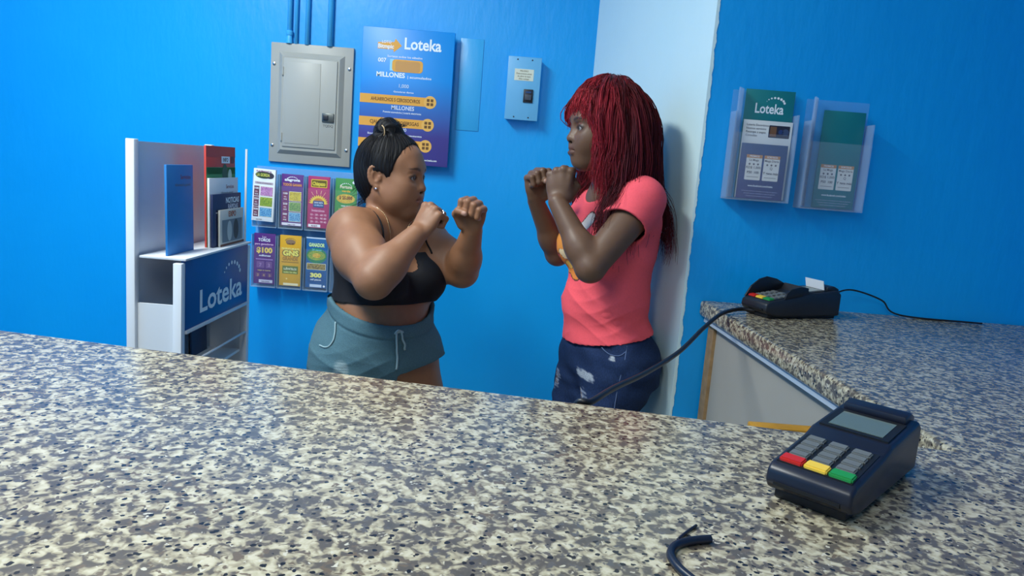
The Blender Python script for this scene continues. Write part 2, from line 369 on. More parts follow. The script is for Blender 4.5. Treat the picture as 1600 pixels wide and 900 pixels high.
# ------------------------------------------------------------------ poster
M_W = cm(240, 246, 250); M_OR = mat('poster_orange', srgb(232, 166, 66), .45); M_BR = cm(110, 72, 28)
def grad(name, c0, c1, z0, z1, rough=.4):
    m = bpy.data.materials.new(name); m.use_nodes = True; nt = m.node_tree; b = nt.nodes['Principled BSDF']
    tc = nt.nodes.new('ShaderNodeTexCoord'); sp = nt.nodes.new('ShaderNodeSeparateXYZ'); nt.links.new(tc.outputs['Object'], sp.inputs[0])
    mr = nt.nodes.new('ShaderNodeMapRange'); mr.inputs[1].default_value = z0; mr.inputs[2].default_value = z1; nt.links.new(sp.outputs[2], mr.inputs[0])
    r = nt.nodes.new('ShaderNodeValToRGB'); r.color_ramp.elements[0].color = c0; r.color_ramp.elements[1].color = c1
    nt.links.new(mr.outputs[0], r.inputs[0]); nt.links.new(r.outputs[0], b.inputs['Base Color']); b.inputs['Roughness'].default_value = rough
    return m
QW, QH = .327, .470
po = thing('lottery_poster', 'tall blue lottery poster with orange bars on the back wall', 'poster', (-.433, YB - .001, 1.345))
for su in (-1, 1):
    for sv in (.03, QH - .03): bm_obj('standoff', lathe_bm([(.008, -.03), (.008, 0)], 12, (su * (QW / 2 - .03), 0, sv), 'y'), M_STEEL, po, 40)
box('board', -QW / 2, QW / 2, -.045, -.03, 0, QH, grad('poster_blue', srgb(76, 70, 146), srgb(0, 144, 226), .10, .30), po, .002)
f = Flat(); U = lambda k: -QW / 2 + k * QW; Vv = lambda k: QH * (1 - k)      # k measured from left / from top
f.text('Loteka', U(.66), Vv(.145), .040, M_W, 2, .022, w=.40 * QW)
f.poly([(U(.17), Vv(.155)), (U(.34), Vv(.155)), (U(.345), Vv(.175)), (U(.43), Vv(.125)), (U(.36), Vv(.075)), (U(.345), Vv(.10)), (U(.17), Vv(.108))], M_OR, 1)
f.text('LOTO', U(.265), Vv(.112), .009, M_W, 3, .02); f.text('Bitmpic', U(.26), Vv(.148), .014, M_W, 3, .03, w=.17 * QW)
f.text('Sorteos todos los sábados', U(.47), Vv(.212), .0075, M_W, 2, .01, w=.38 * QW)
f.text('007', U(.225), Vv(.25), .014, M_W, 2, .02); 
f.rect(U(.31), Vv(.31), U(.35), Vv(.225), cm(150, 214, 240), 1); f.rect(U(.335), Vv(.315), U(.67), Vv(.225), M_OR, 2, .012)
f.rect(U(.37), Vv(.31), U(.64), Vv(.235), cm(206, 150, 84), 3, .008)
f.text('MILLONES', U(.325), Vv(.357), .0165, M_W, 2, .03, w=.31 * QW); f.text('| acumulados', U(.64), Vv(.357), .0085, M_W, 2, .012, w=.26 * QW)
f.text('1,000', U(.475), Vv(.43), .0125, cm(200, 220, 240), 2, .01); f.text('Ganadores diarios', U(.475), Vv(.468), .006, M_W, 2, .01, w=.22 * QW)
for k, (vt, tx) in enumerate([(.47, 'AHUARRCHOS 5 CEROSOCVROS'), (.64, 'CJAUQ TROS 5 COFERSGAS'), (.80, 'CHRAS PREMIOS 5 OCFORO')]):
    f.rect(U(0), Vv(vt + .087), U(.77 - .012 * k), Vv(vt + .02), M_OR, 1); f.disc(U(.77 - .012 * k), Vv(vt + .053), .0225, cm(238, 180, 88), 2)
    f.text(tx, U(.39), Vv(vt + .066), .0125, M_BR, 3, .02, w=.54 * QW)
    cu, cv = U(.77 - .012 * k), Vv(vt + .053)
    for du in (-.0068, .0068):
        for dv in (-.0068, .0068): f.rect(cu + du - .005, cv + dv - .005, cu + du + .005, cv + dv + .005, M_BR, 3, .001)
for du in (0,):
    f.text('MILLONES', U(.475), Vv(.595), .0145, cm(214, 222, 240), 2, .02, w=.25 * QW); f.text('Premios acumulados | Lotería electrónica', U(.47), Vv(.622), .0065, M_W, 2, .012, w=.42 * QW)
    f.text('500', U(.49), Vv(.755), .012, cm(214, 222, 240), 2, .01); f.text('Sorteos diarios | Entretenimiento', U(.40), Vv(.79), .0065, M_W, 2, .012, w=.6 * QW)
    f.text('www.loteka.com', U(.80), Vv(.965), .007, M_W, 2, .02, w=.16 * QW)
f.build('printed_design', po, (0, -.0452, 0))
# painted-over blank sheet on the wall beside the poster
q0, q1 = at(712, 57, YB), at(757, 62, YB); q2 = at(740, 205, YB)
o = box('wall_patch', q0[0] + .02, q1[0], YB - .003, YB, q2[2], q1[2], wall_paint('patch_paint', srgb(48, 168, 232), srgb(64, 176, 234)), None, .0015); tag(o, 'thin blue painted blanking sheet on the wall right of the poster', 'wall plate')

# ------------------------------------------------------------------ small breaker box
bx = thing('breaker_box', 'small light blue breaker box with a black switch on the wall', 'breaker box', (-.0165, YB - .0005, 1.535))
M_BX = mat('light_blue_enamel', srgb(112, 184, 226), .4)
box('case', -.056, .056, -.045, 0, 0, .215, M_BX, bx, .002); box('cover', -.059, .059, -.049, -.045, -.002, .217, M_BX, bx, .0015)
s = box('sticker', -.034, .034, -.0498, -.049, .135, .175, cm(226, 226, 206), bx)
f = Flat()
for i, tx in enumerate(['PELIGRO', 'Desconecte antes', 'de abrir la tapa', 'Alto voltaje']): f.text(tx, 0, .1655 - i * .009, .0055, cm(120, 110, 90), 1, .01)
f.build('lettering', bx, (0, -.0499, 0))
sw = box('switch_frame', .003, .037, -.054, -.049, .060, .106, M_DARK, bx, .001)
box('toggle', .008, .032, -.060, -.054, .068, .088, cm(70, 74, 84), sw, .0015); box('indicator', .010, .030, -.0548, -.054, .093, .099, cm(30, 70, 120), sw)
for u in (-.026, .026):
    for v in (.008, .207): bm_obj('screw', lathe_bm([(.0028, -.049), (.002, -.0505)], 10, (u, 0, v), 'y'), M_DARK, bx, 40)

# ------------------------------------------------------------------ lottery tickets in a clear wall rack
def speck(name, c0, c1, sc=420):
    m = bpy.data.materials.new(name); m.use_nodes = True; nt = m.node_tree; b = nt.nodes['Principled BSDF']
    tc = nt.nodes.new('ShaderNodeTexCoord'); n = nt.nodes.new('ShaderNodeTexNoise'); n.inputs['Scale'].default_value = sc; n.inputs['Detail'].default_value = 2
    nt.links.new(tc.outputs['Object'], n.inputs['Vector']); r = nt.nodes.new('ShaderNodeValToRGB'); r.color_ramp.elements[0].position = .38; r.color_ramp.elements[1].position = .62
    r.color_ramp.elements[0].color = c0; r.color_ramp.elements[1].color = c1
    nt.links.new(n.outputs[0], r.inputs[0]); nt.links.new(r.outputs[0], b.inputs['Base Color']); b.inputs['Roughness'].default_value = .45; return m
SP_PINK = speck('pink_speckle', srgb(150, 90, 150), srgb(226, 170, 214)); SP_GRN = speck('green_speckle', srgb(90, 128, 50), srgb(176, 192, 70))
SP_BLU = speck('blue_speckle', srgb(40, 110, 170), srgb(130, 190, 220)); SP_YEL = speck('yellow_speckle', srgb(170, 140, 30), srgb(236, 216, 70))
SP_GR2 = speck('leaf_speckle', srgb(70, 120, 70), srgb(150, 180, 96)); SP_SUN = speck('gold_speckle', srgb(190, 140, 30), srgb(240, 210, 80)); SP_COIN = speck('coin_speckle', srgb(70, 54, 40), srgb(186, 160, 80))
M_CLEAR = mat('clear_acrylic', (.93, .97, 1, 1), .05, alpha=.03, spec=.6)
M_EDGE = mat('acrylic_edge', srgb(176, 208, 232), .15, alpha=.45)
TY = YB - .05
def tick(px, py): return at(px, py, TY)
TW, TH = .079, .188
cols = [tick(x, 300)[0] for x in (416, 457, 498.5, 541)]
zt = tick(457, 313)[2]; zb = tick(436, 406)[2]
tr = thing('ticket_rack', 'clear acrylic wall rack holding lottery tickets below the grey panel', 'ticket rack', (0, 0, 0))
x0, x1 = cols[0] - .052, cols[3] + .052
box('back_sheet', x0, x1, YB - .006, YB - .001, zb - .115, zt + .115, mat('rack_back', (.55, .75, .95, 1), .08, alpha=.16, spec=.6), tr, .001)
for zc in (zt, zb):
    for i, xc in enumerate(cols):
        pk = bpy.data.objects.new('pocket', None); link(pk, tr)
        box('pocket_front', xc - .045, xc + .045, TY - .016, TY - .0145, zc - .105, zc + .05, M_CLEAR, pk)
        box('pocket_floor', xc - .045, xc + .045, TY - .0145, YB - .0065, zc - .105, zc - .102, M_EDGE, pk)
        for sx in (-1, 1): box('pocket_side', xc + sx * .0445 - .001, xc + sx * .0445 + .001, TY - .0145, YB - .0065, zc - .102, zc + .09, M_EDGE, pk)
def ticket(xc, zc, base, label, tilt=0.0, thick=.006, dy=0.0, dx=0.0, dz=0.0):
    t = thing('lottery_ticket', label, 'lottery ticket', (xc + dx, TY + dy, zc - TH / 2 + dz), (0, tilt, 0), 'lottery tickets in the clear wall rack')
    box('card_stack', -TW / 2, TW / 2, -.003, thick, 0, TH, base, t, .0008); return t
def hx(f, a, b, c, d, m, l=1, r=0): f.rect(-TW / 2 + a * TW, TH * (1 - d), -TW / 2 + c * TW, TH * (1 - b), m, l, r)     # fractions, from the top-left
def tx(f, s, a, b, h, m, l=3, bold=.02, w=None): f.text(s, -TW / 2 + a * TW, TH * (1 - b), h * TH, m, l, bold, w=None if w is None else w * TW)
def rows(f, cs, x0_, mlab):
    for k, c in enumerate(cs):
        y = .33 + .2 * k; hx(f, x0_, y, .93, y + .185, cm(232, 226, 196), 2); hx(f, x0_ + .02, y + .008, .915, y + .177, c, 3)
        hx(f, .06, y, x0_ - .04, y + .19, mlab, 1); tx(f, ['100', '250', '500'][k], (.06 + x0_ - .04) / 2, y + .06, .035, M_W, 3, .02, .2); tx(f, 'MIL', (.06 + x0_ - .04) / 2, y + .12, .026, cm(226, 190, 200), 3, .02)
        tx(f, 'RD$', (.06 + x0_ - .04) / 2, y + .165, .024, M_W, 3, .01)
t = ticket(cols[0], zt, cm(238, 242, 244), 'white-bordered lottery ticket with pink, green and blue blocks, leaning out of the rack', .03, .012, -.025, -.003, .012)
f = Flat(); f.disc(-.002, TH * .885, .031, cm(52, 72, 48), 1, .013); f.disc(.02, TH * .88, .015, cm(60, 56, 70), 2, .011); tx(f, 'RASPADITA', .48, .06, .03, cm(150, 90, 130), 3, .03, .7); tx(f, 'LA GORDA', .45, .14, .055, cm(206, 204, 90), 4, .04, .6)
tx(f, 'premios', .5, .2, .025, M_W, 4); hx(f, .08, .245, .92, .29, cm(196, 180, 190), 2); tx(f, 'Gana al instante', .5, .28, .026, cm(80, 70, 80), 3, .01, .7); rows(f, [SP_PINK, SP_GRN, SP_BLU], .34, cm(112, 70, 88)); hx(f, .05, .945, .95, .985, cm(214, 218, 220), 1); tx(f, 'juega legal', .35, .976, .02, cm(70, 70, 70)); f.build('printed_design', t, (0, -.0031, 0))
t = ticket(cols[1], zt, cm(92, 42, 128), 'purple lottery ticket with yellow, green and blue blocks, top row of the rack')
f = Flat(); f.arc_dots(0, TH * .885, .02, 20, 160, 9, .0012, .002, M_W, 2); tx(f, 'alegrona', .5, .13, .05, M_W, 3, .04, .72); tx(f, 'TODOS GANAN', .5, .225, .05, cm(230, 160, 90), 3, .04, .86); rows(f, [SP_YEL, SP_GR2, SP_BLU], .36, cm(120, 40, 90)); hx(f, .05, .94, .95, .99, cm(226, 222, 230), 1); tx(f, 'raspa y gana', .5, .98, .022, cm(80, 70, 90)); f.build('printed_design', t, (0, -.0031, 0))
t = ticket(cols[2], zt, cm(176, 42, 104), 'magenta lottery ticket with a yellow sunburst, top row of the rack')
f = Flat(); hx(f, .14, .06, .88, .215, cm(238, 200, 70), 1, .003); hx(f, .17, .075, .85, .2, cm(110, 96, 40), 2, .002); tx(f, 'Chispazo', .5, .175, .07, cm(226, 206, 80), 3, .05, .6)
n = 26; f.poly([((.036 if i % 2 else .028) * math.cos(math.pi * i / n), TH * .47 + (.034 if i % 2 else .026) * math.sin(math.pi * i / n)) for i in range(n + 1)], cm(240, 206, 70), 2)
f.poly([(.021 * math.cos(math.pi * i / 16), TH * .47 + .021 * math.sin(math.pi * i / 16)) for i in range(17)], cm(206, 130, 40), 3)
for a in (60, 78, 100, 122): 
    ca, sa = math.cos(math.radians(a)), math.sin(math.radians(a)); f.poly([(.036 * ca - .001, TH * .47 + .036 * sa), (.036 * ca + .001, TH * .47 + .036 * sa), (.05 * ca + .001, TH * .47 + .05 * sa), (.05 * ca - .001, TH * .47 + .05 * sa)], cm(240, 190, 150), 2)
hx(f, .26, .47, .76, .6, cm(40, 70, 130), 4, .002); tx(f, 'GANA HASTA', .51, .52, .03, M_W, 5, .02, .4); tx(f, 'UN MILLÓN', .51, .57, .03, cm(180, 220, 250), 5, .02, .4); tx(f, 'Instantánea', .5, .68, .045, cm(240, 180, 206), 3, .02, .6)
for k, s in enumerate(['10 - 30 - 60 75', '15 - 70 - 90 80', '20 - 35 - 99 40']): tx(f, s, .52, .76 + .068 * k, .036, cm(244, 196, 214), 3, .02, .74)
hx(f, .06, .93, .62, .985, cm(240, 236, 240), 1); tx(f, 'RD$25', .34, .975, .03, cm(120, 40, 80)); f.build('printed_design', t, (0, -.0031, 0))
t = ticket(cols[3], zt, cm(66, 146, 74), 'green lottery ticket with a gold emblem, top row end beside the woman')
f = Flat(); f.arc_dots(0, TH * .84, .02, 10, 170, 9, .0012, .002, M_W, 2); tx(f, 'Fortuna', .5, .19, .06, cm(226, 220, 190), 3, .04, .56); tx(f, 'verde', .5, .26, .04, cm(230, 180, 60), 3, .04, .4); f.disc(0, TH * .61, .034, SP_SUN, 2, .017); tx(f, '$ 25,000', .5, .40, .06, cm(120, 60, 30), 4, .03, .6)
f.disc(.027, TH * .93, .005, M_W, 2); tx(f, 'raspa aquí', .5, .54, .03, M_W); tx(f, '11 formas', .5, .63, .055, cm(240, 220, 80), 3, .03, .6); hx(f, .1, .7, .9, .9, cm(50, 120, 60), 2); hx(f, .05, .93, .95, .985, M_W, 1); f.build('printed_design', t, (0, -.0031, 0))
t = ticket(cols[0], zb, cm(86, 32, 120), 'dark purple lottery ticket reading 100, bottom row of the rack')
f = Flat(); tx(f, 'Los', .48, .085, .04, cm(220, 200, 230)); tx(f, 'TOROS', .48, .155, .06, M_W, 3, .03, .56); tx(f, 'para ganadores', .48, .225, .038, cm(226, 190, 220), 3, .03, .86); tx(f, '$100', .5, .375, .10, cm(244, 208, 96), 3, .05, .74); tx(f, 'millones', .52, .45, .035, M_W, 3, .03, .54); hx(f, .1, .5, .9, .52, cm(170, 130, 190), 1)
for a_, c_ in ((.14, .5), (.58, .86)): hx(f, a_, .55, c_, .68, cm(120, 80, 140), 1); tx(f, '7' if a_ < .3 else '3', (a_ + c_) / 2, .655, .07, cm(170, 130, 180))
tx(f, 'raspa tu suerte', .5, .74, .03, cm(220, 190, 120)); 
for k in range(3): hx(f, .1 + .28 * k, .78, .32 + .28 * k, .86, cm(110, 66, 116), 1); tx(f, str(3 + k), .21 + .28 * k, .85, .05, cm(200, 160, 120))
hx(f, .26, .915, .9, .975, cm(220, 214, 226), 1); tx(f, 'loto juego', .58, .962, .028, cm(90, 60, 110)); f.build('printed_design', t, (0, -.0031, 0))
t = ticket(cols[1], zb, cm(222, 168, 34), 'golden yellow lottery ticket, bottom row of the rack')
f = Flat(); f.disc(0, TH * .87, .018, cm(150, 120, 90), 1, .010); f.arc_dots(0, TH * .88, .02, 20, 160, 8, .0012, .002, cm(120, 96, 70), 2); tx(f, 'Loto Mil', .5, .175, .03, cm(110, 80, 50)); tx(f, 'NUEVO MULTI', .5, .28, .036, cm(244, 240, 120), 3, .03, .8)
tx(f, 'GNS', .52, .40, .11, cm(96, 70, 20), 3, .09, .82); tx(f, 'GNS', .52, .395, .10, cm(240, 226, 100), 4, .05, .74); tx(f, 'GRANDE', .5, .49, .065, cm(176, 126, 30), 4, .05, .72); hx(f, .1, .52, .9, .535, cm(150, 108, 20), 2)
hx(f, .14, .60, .88, .76, cm(118, 128, 40), 1, .002); hx(f, .18, .625, .84, .69, cm(70, 100, 50), 2, .002); tx(f, 'LLÉVATELOS', .51, .68, .04, cm(236, 240, 200), 3, .03, .6); tx(f, 'todos los días', .51, .74, .03, cm(236, 240, 140), 3, .02, .62); f.disc(-.012, TH * .14, .003, cm(244, 216, 120), 1); hx(f, .2, .945, .9, .99, cm(240, 226, 180), 1); f.build('printed_design', t, (0, -.0031, 0))
t = ticket(cols[2], zb, cm(22, 96, 158), 'blue lottery ticket with a green oval, bottom row nearest the woman')
f = Flat(); hx(f, .0, .0, 1, .025, cm(206, 226, 240), 1); tx(f, 'GANADOR', .5, .18, .07, cm(214, 240, 170), 3, .05, .74); f.disc(0, TH * .64, .038, cm(40, 130, 90), 1, .029); f.disc(0, TH * .645, .033, SP_GRN, 2, .018); f.disc(0, TH * .645, .015, SP_SUN, 3, .009); tx(f, '24 veces', .5, .26, .04, cm(120, 200, 210)); hx(f, .05, .51, .95, .64, cm(226, 230, 200), 2, .002); hx(f, .07, .52, .93, .63, SP_COIN, 3)
hx(f, .12, .68, .88, .9, cm(16, 80, 140), 1, .003); tx(f, '300', .5, .785, .08, cm(240, 236, 130), 3, .06, .54); tx(f, 'mil pesos', .5, .85, .035, M_W, 3, .02, .5); hx(f, .22, .93, .78, .985, cm(206, 220, 236), 1); f.disc(.031, TH * .04, .004, M_W, 1); f.build('printed_design', t, (0, -.0031, 0))
# ------------------------------------------------------------------ brochure stand on the left, facing into the room
M_PLW = mat('white_plastic', srgb(216, 222, 228), .35); M_NAVY = mat('stand_blue', srgb(20, 78, 150), .35); M_INN = mat('stand_dark', srgb(34, 48, 66), .5)
SX = -.83; S0, S1 = 1.83, 2.285
st = thing('brochure_stand', 'white brochure stand with a blue header panel left of the ticket rack', 'display stand', (SX, (S0 + S1) / 2, 0), (0, 0, math.pi / 2))
sw_ = (S1 - S0) / 2           # local: x runs along the front, y goes back, front faces -y
for s in (-1, 1):
    for y0 in (0, .118): box('post', s * sw_ - .011, s * sw_ + .011, y0, y0 + .022, 0, 1.06 if y0 == 0 else 1.36, M_PLW, st, .002)
    box('side_panel', s * (sw_ - .004) - .003, s * (sw_ - .004) + .003, .022, .118, .03, .95, M_PLW, st)
box('back_panel', -sw_ + .012, sw_ - .012, .124, .132, .03, 1.355, M_PLW, st)
hd = box('header_panel', -sw_ + .012, sw_ - .012, 0, .012, .883, 1.066, M_NAVY, st, .001)
f = Flat(); f.text('Loteka', .02, .915, .062, M_W, 1, .02, w=.30); f.arc_dots(.09, .985, .062, 155, 10, 8, .003, .0065, M_W, 1); f.build('lettering', hd, (0, -.0003, 0))
box('top_edge', -sw_ + .0, sw_ - .0, -.006, .112, 1.066, 1.072, M_PLW, st, .001); box('bottom_edge', -sw_ + .012, sw_ - .012, -.004, .014, .874, .883, M_PLW, st, .001)
for z in (.05, .42, .72): box('shelf', -sw_ + .012, sw_ - .012, .02, .122, z, z + .008, M_PLW, st)
for z in (.50, .785): tube('wire_rail', [(-sw_ + .01, .004, z), (0, .004, z), (sw_ - .01, .004, z)], .0035, M_PLW, st, 8)
box('end_strip', sw_ - .006, sw_ - .003, .010, .016, 1.072, 1.355, M_PLW, st)
def leaflet(u, y, z, wd, hg, base, label, design, tilt=.02):
    t = thing('brochure', label, 'brochure', (SX - y, (S0 + S1) / 2 + u, z), (0, 0, math.pi / 2), 'brochures on the white stand')
    c = bpy.data.objects.new('sheet_stack', None)
    o = box('sheets', -wd / 2, wd / 2, 0, .006, 0, hg, base, t, .0006); f = Flat(); design(f, wd, hg); p = f.build('printed_design', t, (0, -.0002, 0))
    for q in (o, p): q.rotation_euler = (-tilt, 0, 0)
    return t
def d_red(f, w_, h_):
    f.rect(-w_ / 2, h_ * .89, w_ / 2, h_, cm(196, 60, 52)); f.rect(-w_ / 2, h_ * .72, w_ / 2, h_ * .785, cm(60, 140, 70)); f.rect(-w_ / 2, h_ * .0, w_ / 2, h_ * .79, cm(56, 142, 76)); f.rect(.0, h_ * .83, w_ * .30, h_ * .9, M_W, 2); f.text('INFO', .03, h_ * .845, .012, cm(60, 60, 60), 3, .02); f.rect(w_ * .34, h_ * .83, w_ * .45, h_ * .9, cm(110, 60, 60), 3)
    f.disc(w_ * .12, h_ * .72, .02, cm(24, 84, 54), 2, .03); f.disc(w_ * .3, h_ * .70, .014, cm(200, 220, 200), 2, .02)
def d_wht(f, w_, h_): f.text('Servicios', w_ * .2, h_ * .84, .012, cm(160, 60, 60), 1); f.text('Información general', w_ * .1, h_ * .76, .008, cm(120, 120, 130), 1)
def d_nvy(f, w_, h_): f.text('NOTICIAS', w_ * .18, h_ * .82, .016, M_W, 1, .03); f.text('RÁPIDAS', w_ * .2, h_ * .70, .014, cm(220, 220, 230), 1, .03); f.rect(-w_ * .4, h_ * .64, w_ * .45, h_ * .655, M_W)
def d_pic(f, w_, h_): f.rect(-w_ * .42, h_ * .1, w_ * .42, h_ * .72, cm(120, 126, 130), 1); f.disc(w_ * .15, h_ * .42, .02, cm(70, 60, 52), 2, .03); f.disc(-w_ * .12, h_ * .4, .018, cm(196, 196, 190), 2, .03); f.text('EXPO', 0, h_ * .8, .016, cm(190, 90, 50), 2, .03); f.rect(-w_ * .5, 0, w_ * .5, h_ * .06, cm(120, 70, 46), 2)
leaflet(.116, .042, 1.0725, .21, .285, cm(198, 62, 54), 'red brochure with green lower half, tallest on the white stand', d_red)
leaflet(.115, .033, 1.0725, .21, .195, cm(222, 226, 230), 'white brochure below the red one on the stand', d_wht)
leaflet(.115, .024, 1.0725, .21, .150, cm(30, 44, 84), 'navy brochure with white lettering on the white stand', d_nvy)
leaflet(.128, .015, 1.0725, .18, .105, cm(206, 204, 196), 'picture leaflet with a brown foot, lowest at the front of the stand', d_pic)
leaflet(-.13, .05, 1.0725, .15, .23, cm(34, 120, 190), 'pale blue brochure at the near end of the stand', d_wht)
for k, (u, cc) in enumerate([(-.13, (40, 60, 110)), (0.0, (52, 70, 90)), (.13, (30, 60, 96))]):
    leaflet(u, .11, .7285, .105, .13, cm(*cc), ['dark blue leaflet stack at the near end of the stand shelf', 'slate grey leaflet stack in the middle of the stand shelf', 'dark teal leaflet stack at the far end of the stand shelf'][k], d_wht, .03)

# ------------------------------------------------------------------ brochure holders on the right wall
M_TEAL = grad('teal_card', srgb(14, 112, 124), srgb(24, 124, 126), 0, .3); M_PURP = grad('violet_sheet', srgb(58, 60, 116), srgb(60, 84, 120), .0, .16)
M_ACR = mat('clear_acrylic_holder', (.70, .80, 1, 1), .06, alpha=.06, spec=.7); M_ACE = mat('holder_edge', srgb(170, 196, 226), .12, alpha=.32)
def holder(x, z, label, cards=True):
    h = thing('brochure_holder', label, 'brochure holder', (x, YR - .0005, z), group='clear holders on the right wall')
    box('back_plate', -.078, .078, -.003, 0, 0, .27, M_ACR, h); box('front_plate', -.078, .078, -.052, -.049, 0, .165, M_ACR, h)
    box('floor_plate', -.078, .078, -.049, -.003, 0, .004, M_ACE, h)
    for s in (-1, 1): box('side_plate', s * .0765 - .0015, s * .0765 + .0015, -.049, -.003, .004, .215, M_ACE, h)
    for i in range(4): box('divider', -.0735 + .0055 * i, -.0722 + .0055 * i, -.046 + .009 * i, -.036 + .009 * i, .006, .272, M_ACE, h)
    return h
hx0, hz0 = .590, 1.327
holder(hx0, hz0, 'clear acrylic brochure holder with a teal card on the right wall')
def card(name, y, z, wd, hg, base, label, design, dx=0.0):
    t = thing(name, label, 'brochure', (hx0 + dx, YR - y, hz0 + z)); box('sheets', -wd / 2, wd / 2, -.0015, .0015, 0, hg, base, t, .0004)
    f = Flat(); design(f, wd, hg); f.build('printed_design', t, (0, -.0016, 0)); return t
def d_teal(f, w_, h_):
    f.text('Loteka', .001, .212, .024, M_W, 1, .02, w=.071); f.arc_dots(.014, .236, .023, 160, 12, 8, .0008, .0031, M_W, 1)
def d_mid(f, w_, h_):
    f.rect(.003, .152, .055, .182, cm(38, 40, 60), 1, .002); f.rect(.006, .155, .022, .179, cm(120, 84, 60), 2); f.disc(.045, .167, .008, cm(60, 76, 110), 2); f.disc(.033, .167, .006, cm(40, 60, 110), 2)
    for i, s in enumerate(['Lotería Electrónica', 'Nuevos servicios', 'Recargas y pagos', 'Consultas']): f.text(s, -.053, .178 - i * .0085, .0052, cm(110, 110, 120), 1, .01, align='l')
def d_pur(f, w_, h_):
    for i in range(2):
        x0_ = -.042 + i * .044; f.rect(x0_, .046, x0_ + .039, .108, cm(222, 220, 214), 1, .002); f.rect(x0_, .100, x0_ + .039, .108, cm(196, 140, 90), 2); f.text(['PREMIOS', 'SORTEOS'][i], x0_ + .0195, .102, .0045, M_W, 3, .01)
        f.text(['La Mega', 'Mega Diaria'][i], x0_ + .0195, .0925, .0052, cm(100, 90, 90), 2, .01)
        for j in range(3): f.disc(x0_ + .009 + j * .0105, .085, .0025, cm(110, 104, 110), 2, k=10)
        f.text(['RD$ 1,000', 'Q'][i], x0_ + .0195, .074, .006, cm(90, 86, 96), 2, .01); f.text(['P50  100', 'Y gana más'][i], x0_ + .0195, .062, .006, cm(90, 86, 96), 2, .02); f.rect(x0_ + .005, .053, x0_ + .034, .0545, cm(150, 146, 146), 2)
    f.text('www.facebook.com/loteka', .0, .030, .005, M_W, 1, .012, w=.062)
    for i in range(3): f.text('Consulta nuestros resultados en todas las agencias', 0, .018 - .006 * i, .0028, cm(170, 176, 206), 1, .004, w=.09 - .012 * i)
card('teal_brochure', .014, .005, .122, .268, M_TEAL, 'teal brochure with white logo standing in the clear holder', d_teal, .012)
card('white_brochure', .024, .006, .122, .192, cm(222, 224, 222), 'white brochure with a dark picture in the clear holder', d_mid, .012)
card('violet_leaflet', .040, .005, .114, .135, M_PURP, 'violet leaflet with two white boxes at the front of the clear holder', d_pur, .006)
holder(.776, 1.318, 'clear acrylic holder at the right, beyond the one with the teal card')
hx0, hz0 = .776, 1.318
card('teal_brochure', .014, .005, .104, .240, M_TEAL, 'plain teal brochure in the second clear holder at the right', d_pur, .016)

